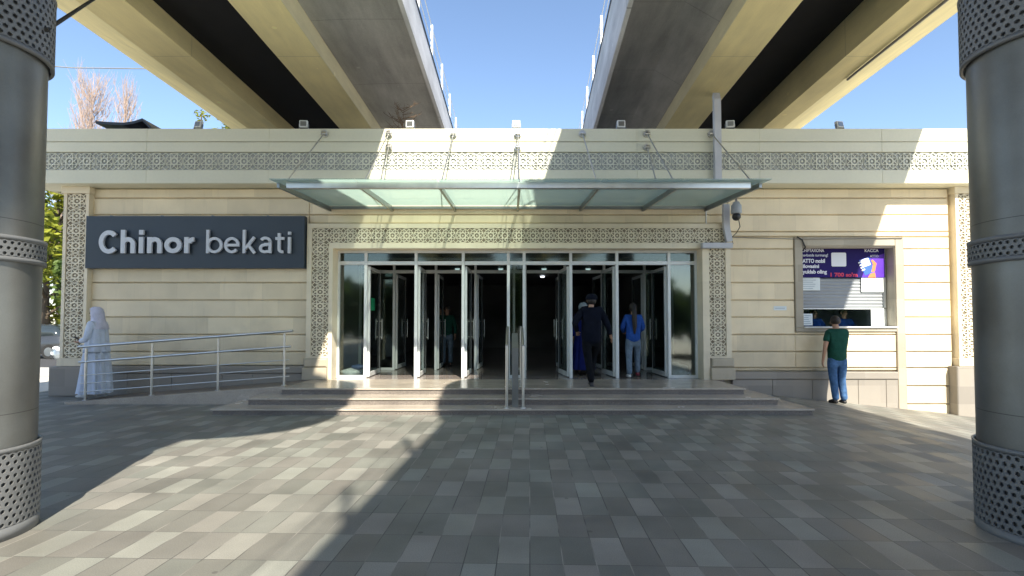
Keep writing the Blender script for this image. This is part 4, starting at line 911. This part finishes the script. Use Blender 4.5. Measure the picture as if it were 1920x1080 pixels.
    if cap:
        q = MB().sphere((hx, hy-.02, hz+.005), .088, 16, 10, .098, .085); q.build('hair', M['hair'], root)
        q = MB(); q.lathe((hx, hy-.008, hz+.035), [(.001,.105),(.06,.10),(.098,.07),(.112,.03),(.108,-.005),(.100,-.012)], 22)
        rg = []
        for i in range(9):
            a = R(30+120*i/8); rg.append([(hx+.100*math.cos(a), hy+.100*math.sin(a), hz+.030), (hx+.155*math.cos(a)*.85, hy+.165*math.sin(a), hz+.018), (hx+.100*math.cos(a), hy+.10*math.sin(a), hz+.022)])
        q.rings(rg); q.build('cap', M[cap], root)
    return root, j
def robe(root, m, rings_, folds=13, amp=.018, nm='robe', seed=1):
    q = MB(); rg = []; n = 96; rnd = random.Random(seed); ph = [rnd.uniform(0, 6.28) for _ in range(3)]
    for (cx, cy, z, rx, ry, a_) in rings_:
        rg.append([(cx+(rx+a_*amp*(math.sin(folds*t_+ph[0])+.5*math.sin((folds*2-5)*t_+ph[1])))*math.cos(t_), cy+(ry+a_*amp*(math.sin(folds*t_+ph[0])+.5*math.sin((folds*2-5)*t_+ph[1])))*math.sin(t_), z) for t_ in [2*math.pi*k_/n for k_ in range(n)]])
    q.rings(rg); return q.build(nm, M[m], root)
# woman in white by the ramp, facing left
r, j = person('person in a long white robe and headscarf looking at a phone by the ramp', (-8.48, 10.92, 0.035), R(90), 1.86,
  J=dict(elL=(-.22,.02,1.13), wrL=(-.10,.25,1.08), elR=(.22,.02,1.13), wrR=(.10,.25,1.10), anL=(-.10,.12,.085), toL=(-.115,.29,.03), knL=(-.10,.09,.50), anR=(.10,-.10,.085), toR=(.12,.07,.03), head=(0,.05,1.60), crown=(0,.045,1.675)),
  top='white_cloth', shoes='shoe_white', hair='none')
robe(r, 'white_cloth', [(0,-.01,1.42,.11,.09,0),(0,-.01,1.36,.165,.125,.1),(0,-.01,1.20,.175,.14,.3),(0,0,1.02,.185,.155,.5),(0,0,.80,.215,.19,.8),(0,.0,.5,.235,.225,1.0),(0,.01,.2,.25,.255,1.15),(0,.02,.09,.255,.27,1.2)], 12, .020)
robe(r, 'white_cloth', [(0,-.01,1.40,.13,.105,0),(0,-.01,1.34,.182,.142,.2),(0,-.01,1.20,.192,.158,.5),(0,0,1.04,.205,.176,.8),(0,0,.90,.225,.20,1.1),(0,0,.86,.222,.197,1.1),(0,0,.88,.20,.18,.6)], 9, .014, nm='tunic', seed=6)
q = MB(); rg = []; hx, hy, hz = 0, .05, 1.60; n = 40
for (z, rx, ry, cy) in ((1.745,.01,.01,.03),(1.735,.06,.065,.03),(1.70,.095,.11,.03),(1.65,.108,.125,.025),(1.60,.11,.128,.015),(1.54,.108,.122,.0),(1.47,.115,.12,-.01),(1.42,.15,.13,-.015),(1.36,.185,.145,-.02),(1.31,.195,.15,-.025)):
    ring = []
    for k_ in range(n):
        t_ = 2*math.pi*k_/n + math.pi/2; x, y = rx*math.cos(t_), cy + ry*math.sin(t_)
        if 1.50 < z < 1.69 and math.sin(t_) > 0: y = min(y, .07)      # opening for the face
        ring.append((x, y, z))
    rg.append(ring)
q.rings(rg); q.build('headscarf', M['scarf'], r)
ph = empty('phone', (-8.48-.385, 10.90, 1.235), R(90), 'dark phone held in both hands by the person in white', 'phone')
MB().box(-.04, .04, -.075, .075, -.005, .005).build('case', M['black'], ph, bevel=.003); MB().box(-.036, .036, -.07, .07, .0052, .006).build('screen', M['alu_dark'], ph); ph.rotation_euler = (R(28), 0, R(90))
# man in dark jacket stepping in
person('person in a dark jacket, dark trousers and flat cap walking up to the doors', (1.55, 10.42, PH), 0, 1.83,
  J=dict(anL=(-.02,-.10,.085), toL=(-.03,.08,.03), knL=(-.06,.03,.50), anR=(.04,.36,.20), toR=(.05,.50,.10), knR=(.08,.28,.56), elL=(-.32,-.06,1.16), wrL=(-.25,.12,1.00), elR=(.30,.02,1.14), wrR=(.38,.12,.93), head=(.01,.03,1.575), crown=(.01,.02,1.65), neck=(0,.005,1.485), chest=(0,.01,1.27)),
  top='navy_cloth', trousers='black_cloth', shoes='shoe', hair='none', cap='navy_cloth', width=1.2, jacket_len=.74)
# woman in blue with ponytail
person('person in a bright blue top and jeans with a long dark ponytail entering the doors', (2.71, 11.95, PH), 0, 1.68,
  J=dict(elL=(-.24,.02,1.15), wrL=(-.17,.22,1.05), elR=(.24,.02,1.15), wrR=(.17,.22,1.05), anL=(-.10,-.05,.085), toL=(-.13,.1,.03), anR=(.13,.14,.11), toR=(.18,.27,.03), knR=(.12,.12,.52)),
  top='blue_cloth', trousers='denim_grey', shoes=('shoe_white','shoe_red'), hair='long', width=1.08, jacket_len=.80)
# person with grey scarf ahead of the man
r, j = person('person in a pale headscarf and long blue dress ahead of the man in the cap', (1.70, 12.75, PH), 0, 1.72, top='dress_blue', hair='none', shoes='shoe')
robe(r, 'dress_blue', [(0,0,1.35,.15,.12,0),(0,0,1.0,.18,.15,.4),(0,0,.55,.24,.22,1),(0,0,.12,.29,.27,1.2)], 10, .012, seed=4)
q = MB().sphere((0,0,1.625), .115, 20, 12, .125, .125); q.rings([[(rx*math.cos(a), -.01+ry*math.sin(a), z) for a in [2*math.pi*k_/24 for k_ in range(24)]] for z, rx, ry in ((1.60,.11,.12),(1.48,.09,.09),(1.40,.15,.12),(1.33,.18,.14))]); q.build('headscarf', M['grey_scarf'], r)
# dim figure in the hall
person('person standing in the dark hall behind the second open door from the left', (-1.85, 15.2, PH), R(180), 1.72, top='green_cloth', trousers='denim_grey', shoes='shoe')
# man at the ticket window
gx = 7.02; gy = 11.12
person('person in a green t-shirt and blue jeans leaning at the ticket window', (6.76, gy, gh(6.76)+.0), R(-6), 1.84,
  J=dict(chest=(0.0,.02,1.27), collar=(.015,.04,1.43), neck=(.02,.06,1.50), head=(.01,.09,1.60), crown=(.0,.09,1.675), shL=(-.15,.02,1.395), shR=(.18,.04,1.405), elL=(-.24,-.05,1.13), wrL=(-.27,-.02,.87), elR=(.26,.20,1.24), wrR=(.16,.36,1.40), anL=(-.05,-.03,.085), toL=(-.13,.10,.03), knL=(-.08,.0,.5), anR=(.10,-.04,.085), toR=(.09,.12,.03), knR=(.07,-.0,.5)),
  top='green_cloth', trousers='denim', shoes='shoe', sleeve='short', width=1.08, jacket_len=.82)
for x, lab in ((7.02, 'person in a blue shirt seated behind the ticket glass at the left'), (7.72, 'person in a blue shirt seated behind the ticket glass at the right')):
    person(lab, (x, 12.42, .30), R(180), 1.62, J=dict(elL=(-.25,.12,1.12), wrL=(-.12,.32,1.08), elR=(.25,.12,1.12), wrR=(.12,.32,1.08)), top='blue_cloth', trousers='navy_cloth', shoes='shoe')

# ================================================================ TREES, CARS, ROOF CLUTTER
def tree(label, x, y, h, rad, m, seed, nl=5000, lsz=.16, trunk_h=None, nm='broadleaf_tree', group=None, squash=1.0):
    rnd = random.Random(seed); root = empty(nm, (x, y, 0), 0, label, 'tree', group); th = trunk_h or h*.4
    q = MB(); q.tube([(0,0,0),(.1,.05,th*.5),(.0,.1,th),(.1,0,h*.75)], [h*.03, h*.022, h*.017, h*.006], 9)
    cl = []
    for i in range(26):
        a = rnd.uniform(0, 6.28); s_ = rnd.uniform(.15, 1)**.6; z = rnd.uniform(th*.75, h*.97); fz = 1-abs((z-(th*.75+h)/2)/((h-th*.75)/2))**2.2
        rr = rad*s_*(.35+.65*max(fz, 0)); c = Vector((rr*math.cos(a), rr*math.sin(a), z)); cl.append((c, rnd.uniform(.5, 1)*rad*.42))
        z0 = min(z*.75, h*.7); q.tube([(0,.05,z0*.9), (c.x*.5, c.y*.5, (z0+z)/2), tuple(c)], [h*.010, h*.006, h*.002], 5)
    q.build('trunk', M['bark'], root)
    lf = MB()
    for i in range(nl):
        c, cr = cl[rnd.randrange(len(cl))]; d = Vector((rnd.gauss(0,1), rnd.gauss(0,1), rnd.gauss(0,1))).normalized()*cr*rnd.uniform(.35, 1.05)**.7; d.z *= squash; p_ = c+d
        u = Vector((rnd.gauss(0,1), rnd.gauss(0,1), rnd.gauss(0,.6))).normalized(); v_ = u.cross(Vector((rnd.gauss(0,1), rnd.gauss(0,1), rnd.gauss(0,1)))).normalized(); s_ = lsz*rnd.uniform(.6, 1.3)
        lf.add([p_-u*s_, p_-v_*s_*.5, p_+u*s_, p_+v_*s_*.5], [(0,1,2,3)])
    lf.build('crown', M[m], root, fix=False); return root
tree('yellow green leafy tree seen between the left column and the building', -27.2, 31, 10.6, 3.6, 'leaf_y', 1, 7000, .20, 2.5, group='street trees at the left')
tree('darker green tree lower down beside the yellow green tree at the left', -20.2, 27.5, 6.3, 2.6, 'leaf_g', 2, 5000, .15, 1.6, group='street trees at the left')
tree('broad green tree farther left, behind the left column', -32, 34, 10, 4.6, 'leaf_g', 3, 6000, .20, 2.4, group='street trees at the left')
tree('low rounded green shrub at the far side of the street', -17.4, 28.5, 2.6, 1.5, 'leaf_y', 9, 2500, .10, .5, nm='shrub')
tree('small pale green treetop showing just above the roof edge left of the viaduct', -19.9, 33, 15.2, 1.0, 'leaf_y', 12, 1500, .12, 8.5)
tree('rounded pale green treetop touching the left viaduct above the roof', -20.9, 37.5, 16.3, 2.0, 'leaf_y', 14, 2600, .14, 8.0)
rnd = random.Random(77); lf = MB()  # leaf band added out of view, for the glass to reflect
for i in range(22000):
    x = rnd.uniform(-85, 85); hh = 6 + 1.2*math.sin(x*.21) + 1*math.sin(x*.53+1); z = hh*rnd.uniform(0, 1)**.7; y = -34 + rnd.gauss(0, 1.6)
    p_ = Vector((x, y, z)); u = Vector((rnd.gauss(0,1), rnd.gauss(0,1), rnd.gauss(0,1))).normalized(); v_ = u.cross(Vector((rnd.gauss(0,1), rnd.gauss(0,1), rnd.gauss(0,1)))).normalized(); s_ = rnd.uniform(.45, .95)
    lf.add([p_-u*s_, p_-v_*s_*.7, p_+u*s_, p_+v_*s_*.7], [(0,1,2,3)])
tag(lf.build('reflection_greenery', M['leaf_g'], fix=False), 'unseen band of green leaves added behind the viewpoint for reflections', 'added_greenery', kind='stuff')
def bare(label, x, y, h, w_, seed, nm='bare_poplar', m='bark_pink', nb=150, tr=.16, twig=.022):
    rnd = random.Random(seed); root = empty(nm, (x, y, 0), 0, label, 'tree'); q = MB(); q.tube([(0,0,0),(0,0,h*.5),(.05,0,h)], [tr, tr*.6, tr*.08], 7); q.build('trunk', M[m], root)
    q = MB()
    for i in range(nb):
        z0 = h*rnd.uniform(.15, .93); a = rnd.uniform(0, 6.28); L_ = (h-z0)*rnd.uniform(.25, .5)+h*.05; env = w_*(1-abs((z0/h)-.45)**1.6)*rnd.uniform(.45, 1)
        dx, dy = math.cos(a)*env, math.sin(a)*env; p0 = Vector((0,0,z0)); p1 = p0+Vector((dx*.6, dy*.6, L_*.45)); p2 = p0+Vector((dx*.95, dy*.95, L_)); q.tube([p0, p1, p2], [twig*1.5, twig, twig*.4], 4, cap=False)
        for k_ in range(7):
            s_ = rnd.uniform(.15, 1); b = p0.lerp(p1, s_*2) if s_ < .5 else p1.lerp(p2, s_*2-1)
            e = b+Vector((rnd.uniform(-1,1)*w_*.22, rnd.uniform(-1,1)*w_*.22, h*rnd.uniform(.02,.055))); q.tube([b, e], [twig*.7, twig*.3], 3, cap=False)
    q.build('twigs', M[m], root, fix=False); return root
bare('taller bare poplar above the roof at the left', -31.9, 40, 20.6, 2.0, 5, nb=260, twig=.016)
bare('shorter bare poplar right of the taller one', -29.7, 40.5, 20.0, 1.3, 6, nb=170, twig=.016)
bare('low wide bare tree left of the poplars above the roof', -33.2, 39, 15.8, 1.7, 7, nb=130, twig=.016)
bare('dry leafless bush on the roof in front of the left viaduct', -2.62, 12.6, 1.15, .55, 8, 'dry_bush', 'dry', 34, .014, .006).location.z = 5.655
rs = empty('roof_sheet', (-8.85, 12.0, 5.655), R(0), 'dark bent sheet lying on the roof above the name sign', 'roof sheet')
q = MB(); ys = (0, 1.2); prof = [(-.62,.14),(-.40,.12),(0,.10),(.25,.14),(.42,.20),(.62,.0)]
q.add([(a*1.02, y, b+.36) for y in ys for a, b in prof] + [(a*1.02, y, b+.30) for y in ys for a, b in prof], [(i, i+1, i+7, i+6) for i in range(5)] + [(i+12, i+18, i+19, i+13) for i in range(5)] + [(i, i+12, i+13, i+1) for i in range(5)] + [(i+6, i+7, i+19, i+18) for i in range(5)])
q.build('sheet', M['black'], rs); q = MB()
for a in (-.4, .1, .5): q.box(a-.03, a+.03, .3, .36, 0, .30); q.box(a-.03, a+.03, .9, .96, 0, .42)
q.build('support', M['steel_dark'], rs)

def car(label, x, y, rz, paint, L_=4.2, group='cars on the street at the left'):
    root = empty('parked_car', (x, y, 0.008), rz, label, 'car', group); W = .86
    # side profile: (x, z_low, z_high, half width) sections along the length, front at +x
    sec = [(-2.08,.38,.78,.62),(-2.0,.28,.98,.74),(-1.6,.24,1.02,.84),(-1.0,.22,.98,W),(0,.22,.95,W),(.9,.22,.93,W),(1.35,.23,.90,.85),(1.85,.26,.76,.80),(2.05,.32,.62,.68),(2.1,.38,.55,.55)]
    q = MB(); rg = []
    for x_, a, b, w_ in sec:
        m_ = (a+b)/2; rg.append([(x_,-w_*.9,a),(x_,-w_,a+.08),(x_,-w_*1.01,m_),(x_,-w_*.98,b-.08),(x_,-w_*.86,b),(x_,0,b+.02),(x_,w_*.86,b),(x_,w_*.98,b-.08),(x_,w_*1.01,m_),(x_,w_,a+.08),(x_,w_*.9,a)])
    q.rings(rg, cap0=True, cap1=True); q.build('body', M[paint], root)
    q = MB(); rg = []
    for x_, b, w_ in ((-1.75,1.0,.72),(-1.25,1.40,.60),(-.5,1.46,.60),(.25,1.43,.60),(.95,.95,.74)):
        rg.append([(x_,-.76 if b < 1.1 else -.74,.93),(x_,-w_,b-.04),(x_,-w_*.8,b),(x_,w_*.8,b),(x_,w_,b-.04),(x_,.76 if b < 1.1 else .74,.93)])
    q.rings(rg, cap0=True, cap1=True); q.build('windows', M['car_glass'], root)
    q = MB(); q.rings([[(x_,-w_*.82,b+.006),(x_,-w_*.6,b+.022),(x_,w_*.6,b+.022),(x_,w_*.82,b+.006)] for x_, b, w_ in ((-1.2,1.40,.60),(-.5,1.46,.60),(.2,1.43,.60))]); q.build('roof', M[paint], root)
    for wx in (-1.3, 1.3):
        for s_ in (-1, 1):
            wh = MB().tube([(wx, s_*.70, .31), (wx, s_*.88, .31)], .31, 20).build('wheel', M['tyre'], root); MB().tube([(wx, s_*.86, .31), (wx, s_*.892, .31)], .19, 16).build('rim', M['steel'], wh)
    for s_ in (-1, 1):
        MB().sphere((1.93, s_*.58, .66), .13, 12, 8, .17, .075).build('headlight', M['white'], root); MB().sphere((-2.0, s_*.60, .80), .07, 10, 8, .13, .10).build('tail_light', M['red'], root)
        MB().sphere((.75, s_*.95, .98), .07, 10, 8, .10, .06).build('mirror', M[paint], root)
    MB().box(2.06, 2.115, -.45, .45, .34, .46).build('grille', M['black'], root, bevel=.01); MB().box(2.10, 2.125, -.25, .25, .47, .56).build('number_plate', M['white'], root)
    return root
car('silver car at the kerb between the left column and the building corner', -14.1, 19.6, R(225), 'car_silver')
car('dark car farther along the street behind the silver car', -21.0, 23.6, R(180), 'car_dark')
print('objects', len(bpy.data.objects))
